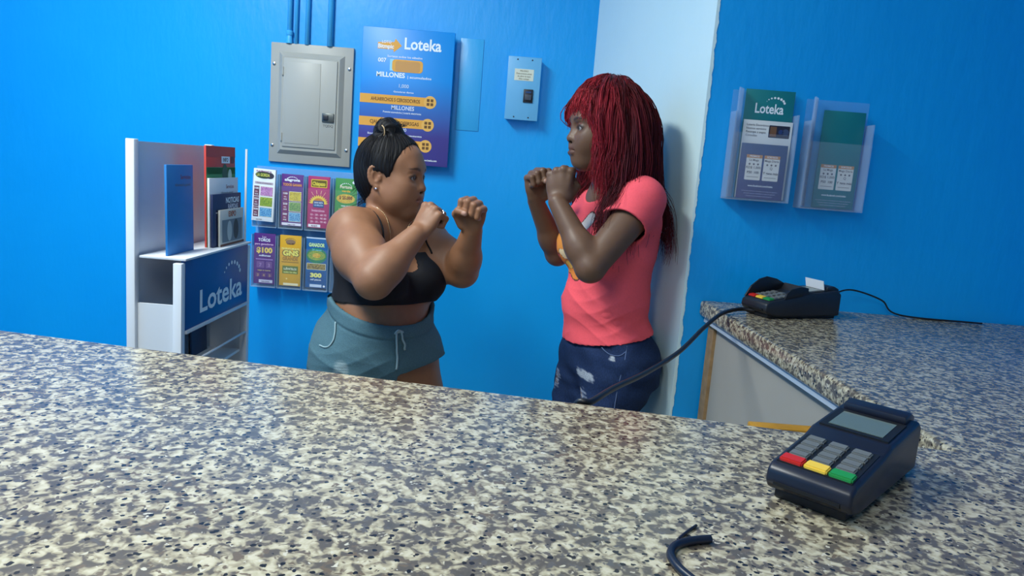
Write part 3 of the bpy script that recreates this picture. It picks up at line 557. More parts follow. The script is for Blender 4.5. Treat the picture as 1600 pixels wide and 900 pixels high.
# ------------------------------------------------------------------ card terminals and cords
M_TB = mat('terminal_black', srgb(34, 37, 43), .38, bump=.1, bscale=900); M_TB2 = mat('terminal_shield', srgb(22, 24, 30), .45); M_KEY = mat('grey_key', srgb(104, 108, 108), .45); M_KD = mat('key_well', srgb(20, 22, 26), .5)
def terminal(loc, ang, label, hood=True, tint=None, sc=1.0):
    t = thing('card_terminal', label, 'card terminal', loc, (0, 0, math.radians(ang)), 'card terminals on the counter'); t.scale = (sc,) * 3
    mb = tint or M_TB
    # body: side profile (x back, z up) with chamfered front, bevelled
    prof = [(.006, .010), (.0, .018), (.002, .030), (.010, .0355), (.082, .046), (.10, .052), (.185, .060), (.196, .052), (.196, .006), (.03, .004)]
    bm = prism_bm([(a, b) for a, b in prof], -.039, .039, 'y', .004, 3); bm_obj('body', bm, mb, t, 50)
    bm_obj('base', prism_bm([(.012, 0), (.03, .0), (.19, 0), (.19, .008), (.012, .012)], -.033, .033, 'y', .002), M_KD, t, 40)
    bm_obj('card_slot', prism_bm([(-.0012, .0165), (.004, .0135), (.004, .020), (-.0012, .0195)], -.030, .030, 'y'), M_KD, t)
    sl = (.046 - .0355) / .072; top = lambda x: .0355 + (x - .010) * sl
    def onpad(name, x0, x1, y0, y1, h, m, bev=.0012):
        bm = bmesh.new(); 
        vs = [bm.verts.new((x, y, top(x) + dz)) for x in (x0, x1) for y in (y0, y1) for dz in (-.002, h)]
        for fc in ((0, 1, 3, 2), (4, 6, 7, 5), (0, 4, 5, 1), (2, 3, 7, 6), (0, 2, 6, 4), (1, 5, 7, 3)): bm.faces.new([vs[i] for i in fc])
        if bev: bmesh.ops.bevel(bm, geom=bm.edges[:], offset=bev, segments=2, affect='EDGES')
        return bm_obj(name, bm, m, t, 40)
    onpad('keypad', .011, .080, -.034, .034, .0008, M_KD, 0)
    for i, cc in enumerate([(196, 40, 36), (236, 196, 70), (36, 140, 70)]):
        o = onpad('colour_key', .012, .0245, .0115 - .0225 * i, .0325 - .0225 * i, .0042, cm(*cc, .35)); o['label'] = ['red key', 'yellow key', 'green key'][i]
    for r in range(4):
        for c_ in range(3): onpad('key', .0275 + r * .0128, .0375 + r * .0128, .0135 - .0215 * c_, .0305 - .0215 * c_, .0034, M_KEY)
    # display on the sloping head
    bm_obj('display_frame', prism_bm([(.104, .0525), (.160, .0577), (.160, .0592), (.104, .054)], -.033, .033, 'y'), M_KD, t)
    bm_obj('display', prism_bm([(.110, .0542), (.152, .0581), (.152, .0590), (.110, .0551)], -.026, .026, 'y'), mat('lcd', srgb(96, 110, 104), .15), t)
    bm_obj('paper_lid', prism_bm([(.162, .0575), (.194, .054), (.194, .062), (.180, .068), (.162, .066)], -.031, .031, 'y', .002), mb, t, 40)
    if hood: bm_obj('receipt_paper', prism_bm([(.158, .058), (.1595, .058), (.154, .078), (.1525, .078)], -.026, .026, 'y'), cm(236, 238, 240), t)
    if hood:
        sh = [(.006, .034), (.020, .056), (.040, .071), (.060, .0765), (.085, .072), (.108, .062), (.108, .050), (.07, .044)]
        bm_obj('privacy_shield', prism_bm(sh, .0345, .0385, 'y', .001), M_TB2, t, 40)
        s2 = [(.046, .040), (.050, .052), (.062, .0615), (.085, .066), (.104, .0645), (.108, .052), (.085, .046)]
        bm_obj('privacy_shield', prism_bm(s2, -.0385, -.0345, 'y', .001), M_TB2, t, 40)
        bm_obj('shield_bridge', prism_bm([(.098, .051), (.101, .051), (.109, .0625), (.106, .0645)], -.0345, .0345, 'y'), M_TB2, t)
    return t
terminal((.571, 1.720, HC + .0005), 22, 'black card terminal with coloured keys and shield on the far counter', sc=1.15)
terminal((.290, .655, HC + .0005), 47, 'dark blue-black card terminal at the near right edge of the counter', hood=False, tint=mat('terminal_navy', srgb(26, 30, 44), .35), sc=1.05)
M_CORD = mat('black_cord', srgb(26, 27, 32), .4)
P = [np.array((.585, 1.732, 1.071)), at(1156, 483, 1.735), at(1128, 490, 1.68), at(1100, 512, 1.58), at(1062, 549, 1.43), at(1010, 582, 1.24), at(960, 606, 1.08), at(925, 627, .985), (.098, .985, 1.035), (.088, 1.0, .9), (.07, 1.02, .5), (.05, 1.05, .02)]
o = tube('power_cord', spline(P, 8), .0047, M_CORD, None, 10); tag(o, 'long black cord hanging from the far card terminal down behind the counter', 'cord')
M_CORD2 = mat('navy_cord', srgb(22, 28, 44), .35)
zc = HC + .004
P = [atz(1110, 842, zc), atz(1080, 845, zc), atz(1056, 852, zc), atz(1048, 866, zc), atz(1058, 884, zc), atz(1078, 902, zc), atz(1110, 925, zc), atz(1180, 960, zc), atz(1300, 985, zc)]
o = tube('thick_cord', spline(P, 8), .0036, M_CORD2, None, 10); tag(o, 'thick dark cord curling on the near counter top', 'cord')
zc = HC + .0016
o = tube('thin_wire', spline([atz(1059, 843, zc), atz(1072, 832, zc), atz(1088, 821, zc)], 6), .0013, M_CORD2, None, 8); tag(o, 'short thin dark wire beside the curled cord', 'wire')
P = [np.array((.790, 1.812, 1.10)), np.array((.82, 1.835, 1.118)), np.array((.87, 1.86, 1.122)), np.array((.95, 1.875, 1.10)), np.array((1.0, 1.87, 1.066)), np.array((1.2, 1.85, 1.064))]
o = tube('data_cord', spline(P, 8), .0022, M_CORD, None, 8); tag(o, 'thin black cord leaving the back of the far card terminal', 'cord')
# ------------------------------------------------------------------ sculpting with distance fields
class Field:
    def __init__(s, lo, hi, hx_, hz=None):
        s.x = np.arange(lo[0], hi[0], hx_, dtype=np.float32); s.y = np.arange(lo[1], hi[1], hx_, dtype=np.float32)
        s.z = np.arange(lo[2], hi[2], hx_, dtype=np.float32) if hz is None else hz.astype(np.float32)
        s.a = np.full((len(s.x), len(s.y), len(s.z)), 0.2, np.float32)
    def _win(s, lo, hi):
        r = []
        for ax, l, h in zip((s.x, s.y, s.z), lo, hi): r.append(slice(max(0, int(np.searchsorted(ax, l)) - 1), int(np.searchsorted(ax, h)) + 1))
        return tuple(r)
    def _xyz(s, w_): return s.x[w_[0]][:, None, None], s.y[w_[1]][None, :, None], s.z[w_[2]][None, None, :]
    def _put(s, w_, d, k, op):
        a = s.a[w_]
        if a.size == 0: return
        if op == 'add':
            if k: h = np.maximum(k - np.abs(a - d), 0) / k; d = np.minimum(a, d) - h * h * k * .25
            else: d = np.minimum(a, d)
        elif op == 'sub':
            if k: h = np.maximum(k - np.abs(a + d), 0) / k; d = np.maximum(a, -d) + h * h * k * .25
            else: d = np.maximum(a, -d)
        s.a[w_] = d
    def cone(s, a, b, ra, rb, k=.02, op='add', off=0.0):
        a = np.asarray(a, float); b = np.asarray(b, float); ra += off; rb += off; m = max(ra, rb) + k + .03
        w_ = s._win(np.minimum(a, b) - m, np.maximum(a, b) + m); X, Y, Z = s._xyz(w_)
        v = (b - a).astype(np.float32); L = float(v @ v) + 1e-9
        t = np.clip(((X - a[0]) * v[0] + (Y - a[1]) * v[1] + (Z - a[2]) * v[2]) / L, 0, 1).astype(np.float32)
        d = np.sqrt((X - a[0] - t * v[0]) ** 2 + (Y - a[1] - t * v[1]) ** 2 + (Z - a[2] - t * v[2]) ** 2) - (ra + t * (rb - ra))
        s._put(w_, d.astype(np.float32), k, op)
    def ell(s, c, r, R=None, k=.02, op='add', off=0.0):
        c = np.asarray(c, float); r = np.asarray(r, float) + off; R = np.eye(3) if R is None else R     # columns of R = axes
        e = np.sqrt(((R * r) ** 2).sum(1)) + k + .03
        w_ = s._win(c - e, c + e); X, Y, Z = s._xyz(w_); X = X - c[0]; Y = Y - c[1]; Z = Z - c[2]
        q = [(X * R[0, i] + Y * R[1, i] + Z * R[2, i]) / r[i] for i in range(3)]
        k0 = np.sqrt(q[0] ** 2 + q[1] ** 2 + q[2] ** 2); k1 = np.sqrt((q[0] / r[0]) ** 2 + (q[1] / r[1]) ** 2 + (q[2] / r[2]) ** 2) + 1e-6
        s._put(w_, (k0 * (k0 - 1) / k1).astype(np.float32), k, op)
    def cut(s, n, p):                     # remove the side the normal points to
        n = np.asarray(n, float); n = n / np.linalg.norm(n); X, Y, Z = s.x[:, None, None], s.y[None, :, None], s.z[None, None, :]
        np.maximum(s.a, ((X - p[0]) * n[0] + (Y - p[1]) * n[1] + (Z - p[2]) * n[2]).astype(np.float32), out=s.a)
    def sample(s, P):
        out = np.full(len(P), .2, np.float32); i = np.clip(np.searchsorted(s.x, P[:, 0]) - 1, 0, len(s.x) - 2); j = np.clip(np.searchsorted(s.y, P[:, 1]) - 1, 0, len(s.y) - 2); k = np.clip(np.searchsorted(s.z, P[:, 2]) - 1, 0, len(s.z) - 2)
        return s.a[i, j, k]
    def mesh(s):                          # surface nets
        a = s.a; S = a < 0
        n = [d - 1 for d in a.shape]
        cnt = np.zeros(n, np.uint8)
        for i in (0, 1):
            for j in (0, 1):
                for k in (0, 1): cnt += S[i:n[0] + i, j:n[1] + j, k:n[2] + k]
        act = (cnt > 0) & (cnt < 8); idx = np.full(n, -1, np.int32); I, J, K = np.nonzero(act); N = len(I); idx[I, J, K] = np.arange(N)
        pos = np.zeros((N, 3)); num = np.zeros(N); ax = (s.x, s.y, s.z)
        cor = [(i, j, k) for i in (0, 1) for j in (0, 1) for k in (0, 1)]
        for p in cor:
            for e in range(3):
                if p[e]: continue
                q = list(p); q[e] = 1
                va = a[I + p[0], J + p[1], K + p[2]]; vb = a[I + q[0], J + q[1], K + q[2]]; m = (va < 0) != (vb < 0)
                t = np.where(m, va / np.where(m, va - vb, 1), 0)
                P = np.stack([s.x[I + p[0]], s.y[J + p[1]], s.z[K + p[2]]], 1).astype(float)
                G = (I, J, K)[e]; P[:, e] += t * (ax[e][G + 1] - ax[e][G]); pos[m] += P[m]; num[m] += 1
        pos /= num[:, None]
        Q = []
        for e in range(3):
            sl0 = [slice(None)] * 3; sl1 = [slice(None)] * 3; sl0[e] = slice(0, -1); sl1[e] = slice(1, None)
            A, B = S[tuple(sl0)], S[tuple(sl1)]; i, j, k = np.nonzero(A != B)
            u, v = (e + 1) % 3, (e + 2) % 3; g = np.stack([i, j, k], 1)
            ok = (g[:, u] > 0) & (g[:, v] > 0) & (g[:, u] < n[u]) & (g[:, v] < n[v]); g = g[ok]
            flip = A[g[:, 0], g[:, 1], g[:, 2]]
            def cell(du, dv):
                h = g.copy(); h[:, u] += du; h[:, v] += dv; return idx[h[:, 0], h[:, 1], h[:, 2]]
            c = np.stack([cell(-1, -1), cell(0, -1), cell(0, 0), cell(-1, 0)], 1)
            c[~flip] = c[~flip][:, ::-1]; Q.append(c)
        return pos, np.concatenate(Q)
def vnormals(V, Q):
    n = np.cross(V[Q[:, 2]] - V[Q[:, 0]], V[Q[:, 3]] - V[Q[:, 1]]); N = np.zeros_like(V)
    for i in range(4): np.add.at(N, Q[:, i], n)
    return N / (np.linalg.norm(N, axis=1, keepdims=True) + 1e-12)
def relax(V, Q, it=2, lam=.5):
    E = np.concatenate([Q[:, [i, (i + 1) % 4]] for i in range(4)])
    for _ in range(it):
        A = np.zeros_like(V); c = np.zeros(len(V)); np.add.at(A, E[:, 0], V[E[:, 1]]); np.add.at(A, E[:, 1], V[E[:, 0]]); np.add.at(c, E[:, 0], 1); np.add.at(c, E[:, 1], 1)
        V = V + lam * (A / np.maximum(c, 1)[:, None] - V)
    return V
def smooth01(x, a, b): t = np.clip((x - a) / (b - a), 0, 1); return t * t * (3 - 2 * t)
def mixc(col, c, m): return col * (1 - m[:, None]) + np.array(c[:3]) * m[:, None]
def nrm(v): v = np.asarray(v, float); return v / np.linalg.norm(v)
def frame(fw, up=(0, 0, 1)):              # columns: forward, left, up
    fw = nrm(fw); l = nrm(np.cross(up, fw)); return np.stack([fw, l, np.cross(fw, l)], 1)

def head(F_, c, R, s, full=1.0):
    P = lambda f, l, u: np.asarray(c) + R @ (np.array([f, l, u]) * s)
    E = lambda f, l, u, a, b, d, k=.02, op='add': F_.ell(P(f, l, u), np.array([a, b, d]) * s, R, k * s, op)
    Cn = lambda a, b, ra, rb, k=.012, op='add': F_.cone(P(*a), P(*b), ra * s, rb * s, k * s, op)
    E(-.012, 0, .032, .094, .075, .084)                                   # cranium
    E(.022, 0, -.020, .066, .062, .088, .03)                              # face
    for g in (-1, 1):
        Cn((-.004, g * .050, -.048), (.056, g * .014, -.092), .0185 * full, .018, .03)   # jaw
        E(.050, g * .033, -.030, .034, .027 * full, .032, .03)            # cheek
        if full > 1.05: E(.035, g * .036, -.062, .034, .026, .026, .03)
    E(.064, 0, -.092, .021, .024, .018, .02)                              # chin
    E(.066, 0, -.055, .027, .030, .030, .03)                              # muzzle
    E(.036, 0, .050, .046, .056, .042, .03)                               # forehead
    Cn((.0765, -.026, .025), (.0765, .026, .025), .009, .009, .03)        # brow
    for g in (-1, 1):
        E(.097, g * .031, .003, .017, .019, .012, .016, 'sub')            # socket
        E(.0735, g * .031, .002, .0150, .0165, .0148, .005)               # lids
        E(.0900, g * .0315, -.0003, .0105, .0158, .0056, .003, 'sub')       # opening
    Cn((.080, 0, .010), (.0955, 0, -.022), .0068, .0088, .016)             # nose bridge
    E(.0970, 0, -.0275, .0105, .0125, .0092, .008)
    for g in (-1, 1):
        E(.0870, g * .0140, -.0305, .0105, .0080, .0075, .006); E(.0940, g * .0072, -.0372, .0065, .0040, .0042, .003, 'sub')
    for g in (-1, 1):                                                     # lips
        Cn((.0940, g * .004, -.0530), (.0800, g * .0230, -.0590), .0066, .0032, .005)
    Cn((.0915, -.010, -.0660), (.0915, .010, -.0660), .0078, .0078, .005)
    for g in (-1, 1): Cn((.0925, g * .010, -.0655), (.080, g * .022, -.0600), .0070, .003, .004)
    Cn((.1030, -.006, -.0598), (.1030, .006, -.0598), .0022, .0022, .003, 'sub')
    for g in (-1, 1): Cn((.1030, g * .006, -.0598), (.086, g * .022, -.0600), .0024, .0018, .003, 'sub')
    for g in (-1, 1):                                                     # ears: thin shell, rim, tragus, lobe
        def ep(t, k_=1.0): 
            fo = .0165 * k_ * math.cos(t) - .15 * .029 * k_ * math.sin(t); return (-.014 + fo, g * (.0760 - .40 * fo), -.003 + .029 * k_ * math.sin(t))
        Re = R @ np.array(Matrix.Rotation(g * -.38, 3, 'Z'))
        F_.ell(P(-.014, g * .0745, -.004), np.array([.0170, .0068, .0290]) * s, Re, .005 * s)
        ts = np.linspace(.1, 4.5, 12)
        for a, b in zip(ts, ts[1:]): Cn(ep(a, .93), ep(b, .93), .0046, .0046, .004)
        F_.ell(P(-.010, g * .0805, -.004), np.array([.0080, .0052, .0135]) * s, Re, .003 * s, 'sub')
        Cn((.001, g * .0720, -.010), (.0, g * .0735, -.004), .0045, .0040, .004)
        F_.ell(P(-.0075, g * .0745, -.034), np.array([.0085, .0050, .0090]) * s, Re, .004 * s)
    return P
def head_paint(V, col, c, R, s, lip, brow, dark):
    q = ((V - np.asarray(c)) @ R) / s; f, l, u = q.T; near = (np.abs(q) < .14).all(1)
    lipm = near * (f > .070) * smooth01(-np.hypot(l / .0250, (u + .0605) / .0140), -1.05, -.88)
    m = smooth01(f, .076, .084) * lipm; col = mixc(col, lip, m * .7)
    bl = np.abs(l); yb = .0225 + .0055 * np.sin(np.clip((bl - .010) / .036, 0, 1) * 2.4)
    bm_ = near * (f > .045) * smooth01(-np.abs(u - yb) / (1.05 - .62 * smooth01(bl, .026, .050)), -.0052, -.0022) * smooth01(bl, .010, .016) * smooth01(-bl, -.052, -.044); col = mixc(col, brow, bm_ * .75)
    lash = near * (f > .06) * smooth01(-np.sqrt(((bl - .0315) / .0165) ** 2 + ((u - .0030) / .0085) ** 2), -1.12, -.92); col = mixc(col, dark, lash * .75)
    nos = near * (f > .085) * smooth01(-np.hypot((bl - .0072) / .0055, (u + .0375) / .0045), -1.1, -.7); col = mixc(col, dark, nos * .7)
    return col
def eyes(parent, P, R, s, gaze):
    for g in (-1, 1):
        c = P(.0735, g * .031, .0018); r = .0132 * s; V = []; Fc = []; n = 18
        for i in range(n + 1):
            for j in range(n): a, b = math.pi * i / n, 2 * math.pi * j / n; V.append((math.sin(a) * math.cos(b), math.sin(a) * math.sin(b), math.cos(a)))
        for i in range(n):
            for j in range(n): Fc.append((i * n + j, (i + 1) * n + j, (i + 1) * n + (j + 1) % n, i * n + (j + 1) % n))
        V = np.array(V); gz = nrm(gaze); B = frame(gz); Wd = np.stack([B[:, 1], B[:, 2], B[:, 0]], 1); Vw = V @ Wd.T; dt = V[:, 2]
        col = np.tile(np.array(srgb(156, 146, 140)[:3]), (len(V), 1)); col = mixc(col, srgb(44, 26, 18), (dt > .885) * 1.0)
        mesh_obj('eye', c + Vw * r, Fc, M_EYE, parent, True, col)
M_EYE = attr_mat('eyeball', .12)

def fist(F_, W, d, n, right, s=1.0):
    """closed fist: W wrist, d towards the knuckles, n out of the back of the hand; returns info for nails, rings"""
    d = nrm(d); n = nrm(np.asarray(n) - d * (np.asarray(n) @ d)); sd = np.cross(n, d) if right else np.cross(d, n)
    P = lambda a, b, c: np.asarray(W) + (d * a + sd * b + n * c) * s
    F_.ell(P(.045, .001, -.012), np.array([.042, .036, .019]) * s, np.stack([d, sd, n], 1), .014)
    kn = [(.086, .030, .000), (.090, .0105, .003), (.085, -.0095, .001), (.076, -.0275, -.004)]; tips = []
    for i, (a, b, c) in enumerate(kn):
        L = (.94, 1.0, .95, .80)[i]; r = (.0102, .0105, .0100, .0090)[i] * s
        F_.cone(P(.015, b * .55, -.008), P(a - .004, b, c - .006), .012 * s, r * .98, .010)                     # metacarpal
        k0 = P(a, b, c - .006); k1 = P(a + .004, b * .97, c - .006 - .040 * L); k2 = P(a - .022 * L, b * .93, c - .052 * L); k3 = P(a - .030 * L, b * .93, c - .034 * L)
        F_.cone(k0, k1, r * 1.08, r * .98, .0045); F_.cone(k1, k2, r * .98, r * .90, .0025); F_.cone(k2, k3, r * .9, r * .8, .0025); tips.append((k1, k2))
    t0, t1, t2, t3 = P(.018, .026, -.020), P(.046, .043, -.034), P(.064, .030, -.056), P(.066, .006, -.062)
    F_.cone(t0, t1, .0165 * s, .0125 * s, .012); F_.cone(t1, t2, .0118 * s, .0105 * s, .004); F_.cone(t2, t3, .0105 * s, .0090 * s, .003)
    return dict(thumb=t3, tdir=-n, P=P, d=d, n=n, sd=sd, kn=kn, tips=tips)

def strands(name, paths, rad, cols, m, parent, k=4):
    """hair locks: paths (n, m, 3) with radius along the lock, one mesh"""
    n, mseg, _ = paths.shape; T = np.gradient(paths, axis=1); T /= np.linalg.norm(T, axis=2, keepdims=True) + 1e-9
    ref = np.array([.31, .52, .79]); u = np.cross(T, ref); u /= np.linalg.norm(u, axis=2, keepdims=True) + 1e-9; v = np.cross(T, u)
    ang = np.arange(k) * 2 * math.pi / k
    ring = paths[:, :, None, :] + rad[:, :, None, None] * (np.cos(ang)[None, None, :, None] * u[:, :, None, :] + .6 * np.sin(ang)[None, None, :, None] * v[:, :, None, :])
    V = ring.reshape(-1, 3); base = (np.arange(n)[:, None, None] * mseg + np.arange(mseg - 1)[None, :, None]) * k; j = np.arange(k)[None, None, :]
    a = base + j; b = base + (j + 1) % k; Q = np.stack([a, b, b + k, a + k], -1).reshape(-1, 4)
    col = np.repeat(cols.reshape(-1, 3), k, axis=0)
    return mesh_obj(name, V, Q, m, parent, True, col)

def folds(V, c, a):             # slanting creases that run round the body
    th = np.arctan2(V[:, 1] - c[1], V[:, 0] - c[0]); z = V[:, 2] - c[2]; out = 0
    for kz, kt, ph, am in ((58, 2.2, .3, .0030), (92, -3.1, 1.9, .0022), (34, 4.2, 4.1, .0024)):
        s_ = np.sin(z * kz + th * kt + ph + 1.1 * np.sin(th * 3 + z * 14 + ph)); env = .5 + .5 * np.sin(th * 2.3 + z * 21 + ph * 3); out = out + am * env * (1 - 2 * np.abs(s_) ** .7)
    return out * a * .5
def noise_disp(V, amps):       # soft pseudo-noise for cloth folds
    out = np.zeros(len(V))
    for (kx, ky, kz, ph, am) in amps: out += am * np.sin(V[:, 0] * kx + V[:, 1] * ky + V[:, 2] * kz + ph + 1.3 * np.sin(V[:, 2] * 23 + V[:, 0] * 17 + ph * 2))
    return out
# ------------------------------------------------------------------ person in the black crop top
def woman_a():
    root = thing('person', 'person with hair in a bun, black crop top and teal shorts, fists raised', 'person', (at(592, 535, 2.0)[0], 2.0, 0))
    O = np.array(root.location)
    base = np.array(srgb(150, 104, 74)[:3])
    fwP = nrm((.60, -.80, 0)); fwC = nrm((.74, -.67, 0)); Rp = frame(fwP); Rc = frame(fwC); up = np.array([0, 0, 1.])
    lp, lc = Rp[:, 1], Rc[:, 1]
    pel = at(590, 535, 2.02); wai = at(592, 492, 2.02); che = at(602, 424, 2.04); nek = at(618, 362, 2.04)
    hc = at(613, 275, 2.0); Rh = frame(nrm((.95, -.31, -.02))); hs = .93
    rs, re, rw = at(550, 372, 1.90), at(584, 437, 1.73), at(651, 366, 1.80)
    ls, le, lw = at(668, 380, 2.16), at(722, 424, 2.06), at(738, 360, 1.96)
    hipR = pel - lp * .085 - up * .05; hipL = pel + lp * .085 - up * .05
    kneR = np.array([hipR[0] - .03, hipR[1] + .02, .44]); kneL = np.array([hipL[0] + .13, hipL[1] - .03, .45])
    ankR = np.array([kneR[0] - .03, kneR[1] + .05, .075]); ankL = np.array([kneL[0] + .02, kneL[1] + .03, .075])
    def torso(F_, off=0.0, arms=True, legs=True, bust=True):
        E = lambda c, r, R, k=.04: F_.ell(c, r, R, k, off=off)
        Cn = lambda a, b, ra, rb, k=.03: F_.cone(a, b, ra, rb, k, off=off)
        E(che + up * .005 - fwC * .01, (.105, .140, .150), Rc)
        E(che - up * .085, (.108, .138, .09), Rc)
        E(che + up * .072 - fwC * .015, (.075, .150, .072), Rc)
        if bust:
            for g in (-1, 1): E(che + fwC * .073 + lc * g * .068 - up * .018, (.066, .070, .066), Rc, .025)
        E(wai, (.112, .122, .105), Rp); E(wai + fwP * .035 - up * .01, (.092, .108, .075), Rp)
        E(wai - up * .028, (.120, .132, .045), Rp, .03)
        E(pel - up * .025, (.132, .160, .105), Rp)
        for g in (-1, 1): E(pel - fwP * .065 + lp * g * .075 - up * .03, (.085, .09, .095), Rp)
        if legs:
            Cn(hipR, kneR, .092, .062, .05); Cn(hipL, kneL, .096, .062, .05)
    def arms_legs(F_):
        Cn = F_.cone
        Cn(nek + up * .025, hc + Rh @ np.array([-.030, 0, -.055]) * hs, .049, .046, .022)
        Cn(nek + up * .01, rs + up * .028, .045, .050, .05); Cn(nek + up * .01, ls + up * .02, .045, .045, .05)
        Cn(nek - up * .02 - fwC * .015, nek + up * .03 - fwC * .01, .060, .048, .05)
        Cn(rs, rs + (re - rs) * .45, .060, .063, .05); Cn(rs + (re - rs) * .4, re, .063, .047, .03)
        Cn(re, re + (rw - re) * .32, .046, .0445, .012); Cn(re + (rw - re) * .28, rw, .0445, .0265, .02)
        Cn(ls, ls + (le - ls) * .5, .052, .055, .05); Cn(ls + (le - ls) * .5, le, .055, .044, .03)
        Cn(le, le + (lw - le) * .35, .045, .043, .015); Cn(le + (lw - le) * .3, lw, .043, .0275, .02)
        for k_, a_ in ((kneR, ankR), (kneL, ankL)):
            Cn(k_, k_ * .7 + a_ * .3, .06, .06, .03); Cn(k_ * .7 + a_ * .3, a_, .058, .036, .03); Cn(a_ - up * .03 - fwP * .03, a_ - up * .045 + fwP * .13, .034, .026, .03)
    lo, hi = np.array([-.62, 1.55, -.0]), np.array([.02, 2.42, 1.45])
    lo[0] = rs[0] - .09; hi[0] = kneL[0] + .2; hi[0] = max(hi[0], lw[0] + .09)
    zz = np.concatenate([np.arange(.0, .80, .006), np.arange(.80, 1.05, .003), np.arange(1.05, 1.47, .002)])
    B = Field((lo[0], 1.58, 0), (hi[0], 2.36, 1), .0024, zz)
    torso(B); arms_legs(B); Ph = head(B, hc, Rh, hs, 1.12)
    fr = fist(B, rw, nrm(nrm(rw - re) * .75 + np.array([.12, .05, .62])), (-.55, -.80, .10), True, .90)
    fl = fist(B, lw, nrm(nrm(lw - le) * .5 + np.array([.05, 0, .75])), (.28, .93, -.12), False, .93)
    B.cut((0, 0, -1), (0, 0, .003))
    V, Q = B.mesh(); V = relax(V, Q, 1, .35)
    col = np.tile(base, (len(V), 1)); col = head_paint(V, col, hc, Rh, hs, srgb(122, 70, 60), srgb(34, 24, 22), srgb(28, 18, 16))
    for fi in (fr, fl):      # thumb nail, paler inner fingers
        m = smooth01(-np.linalg.norm(V - (fi['thumb'] - fi['n'] * .008), axis=1), -.010, -.006); col = mixc(col, srgb(206, 160, 140), m * .8)
    body = mesh_obj('body', V - O, Q, M_SKIN, root, True, col)
    eyes(root, lambda a, b, c: Ph(a, b, c) - O, Rh, hs, nrm((.93, -.40, .0)))
    # --- crop top
    G = Field((lo[0], 1.70, .88), (hi[0], 2.30, 1.30), .003); torso(G, .005, legs=False)
    ztop = at(600, 402, 1.93)[2]; zbot = at(600, 477, 1.90)[2]
    inner = G.a + .006
    G.cut(nrm((-.10, .05, 1)), at(600, 398, 1.92)); G.cut(nrm((.04, -.05, -1)), at(600, 478, 1.90))
    G.ell(che + fwC * .13 + up * .052, (.06, .035, .042), Rc, .01, 'sub')
    np.maximum(G.a, -inner, out=G.a)
    V, Q = G.mesh(); V = relax(V, Q, 2, .5); N = vnormals(V, Q)
    V = V + N * noise_disp(V, [(20, 10, 70, 0, .0010), (60, 30, 40, 2, .0008)])[:, None]
    top = mesh_obj('crop_top', V - O, Q, M_BLACK, root, True)
    def surf(p, dirv, F_, off=.002):      # slide a point onto the body surface along dirv
        p = np.array(p, float)
        for _ in range(60):
            d = float(F_.sample(p[None])[0])
            if d < off: p = p + dirv * -.003
            else: break
        return p
    def strap(pts, r, name, m, par, off=.001):
        out = []
        for p in spline(pts, 8):
            q = np.array(p)
            for _ in range(40):
                h = .004; g = np.array([B.sample((q + e)[None])[0] - B.sample((q - e)[None])[0] for e in np.eye(3) * h]); g = g / (np.linalg.norm(g) + 1e-6)
                d = float(B.sample(q[None])[0]); q = q - g * (d - off) * .5
                if abs(d - off) < .0015: break
            out.append(q)
        out = np.array(out)
        for _ in range(3): out[1:-1] = (out[:-2] + 2 * out[1:-1] + out[2:]) / 4
        return tube(name, list(out - O), r, m, par, 8)
    strap([at(599, 402, 1.90), at(592, 372, 1.91), at(575, 346, 1.93), at(550, 325, 1.99), at(535, 335, 2.08), at(540, 390, 2.14)], .0026, 'strap', M_BLACK, top, .0018)
    strap([at(675, 398, 2.05), at(668, 372, 2.04), at(655, 346, 2.06), at(648, 334, 2.12)], .0026, 'strap', M_BLACK, top, .0018)
    strap([at(574, 305, 2.06), at(580, 322, 2.0), at(594, 343, 1.96), at(610, 366, 1.94), at(625, 388, 1.925), at(634, 394, 1.935), at(636, 372, 1.96), at(633, 350, 2.0), at(628, 336, 2.04)], .0011, 'necklace', mat('gold', srgb(226, 196, 150), .25, 1.0), root, .0022)
    # --- shorts
    S = Field((lo[0] - .02, 1.70, .55), (hi[0], 2.36, .98), .0032)
    E = lambda c, r, R, k=.04: S.ell(c, r, R, k)
    torso(S, .012); inner = S.a + .007
    cR = hipR + (kneR - hipR) * .40; cL = hipL + (kneL - hipL) * float(np.clip(nrm(kneL - hipL) @ (at(665, 577, 1.90) - hipL) / np.linalg.norm(kneL - hipL), .05, .5))
    S.cone(hipR, cR + (kneR - hipR) * .12, .105, .100, .03); S.cone(hipL, cL + (kneL - hipL) * .12, .110, .100, .03)
    wl = at(625, 520, 1.88)
    S.cut(nrm(up + fwP * .32), wl + up * .004)
    dR = nrm(kneR - hipR); dL = nrm(kneL - hipL)
    X, Y, Z = S.x[:, None, None], S.y[None, :, None], S.z[None, None, :]
    side = (X - pel[0]) * lp[0] + (Y - pel[1]) * lp[1]
    hemR = (X - cR[0]) * dR[0] + (Y - cR[1]) * dR[1] + (Z - cR[2]) * dR[2]; hemL = (X - cL[0]) * dL[0] + (Y - cL[1]) * dL[1] + (Z - cL[2]) * dL[2]
    np.maximum(S.a, np.where(side < 0, hemR, hemL).astype(np.float32), out=S.a); np.maximum(S.a, -inner, out=S.a)
    V, Q = S.mesh(); V = relax(V, Q, 2, .5); N = vnormals(V, Q)
    low = smooth01(-V[:, 2], -wl[2] + .02, -wl[2] + .09)
    V = V + N * (folds(V, pel, 1.0) * low)[:, None]
    tz = V[:, 2] - (wl[2] + .004) + (V - wl) @ fwP * .32
    V = V + N * (.0028 * smooth01(tz, -.036, -.030) - .0016 * np.exp(-((tz + .034) / .004) ** 2))[:, None]
    tc = np.array(srgb(80, 114, 126)[:3]); col = np.tile(tc, (len(V), 1))
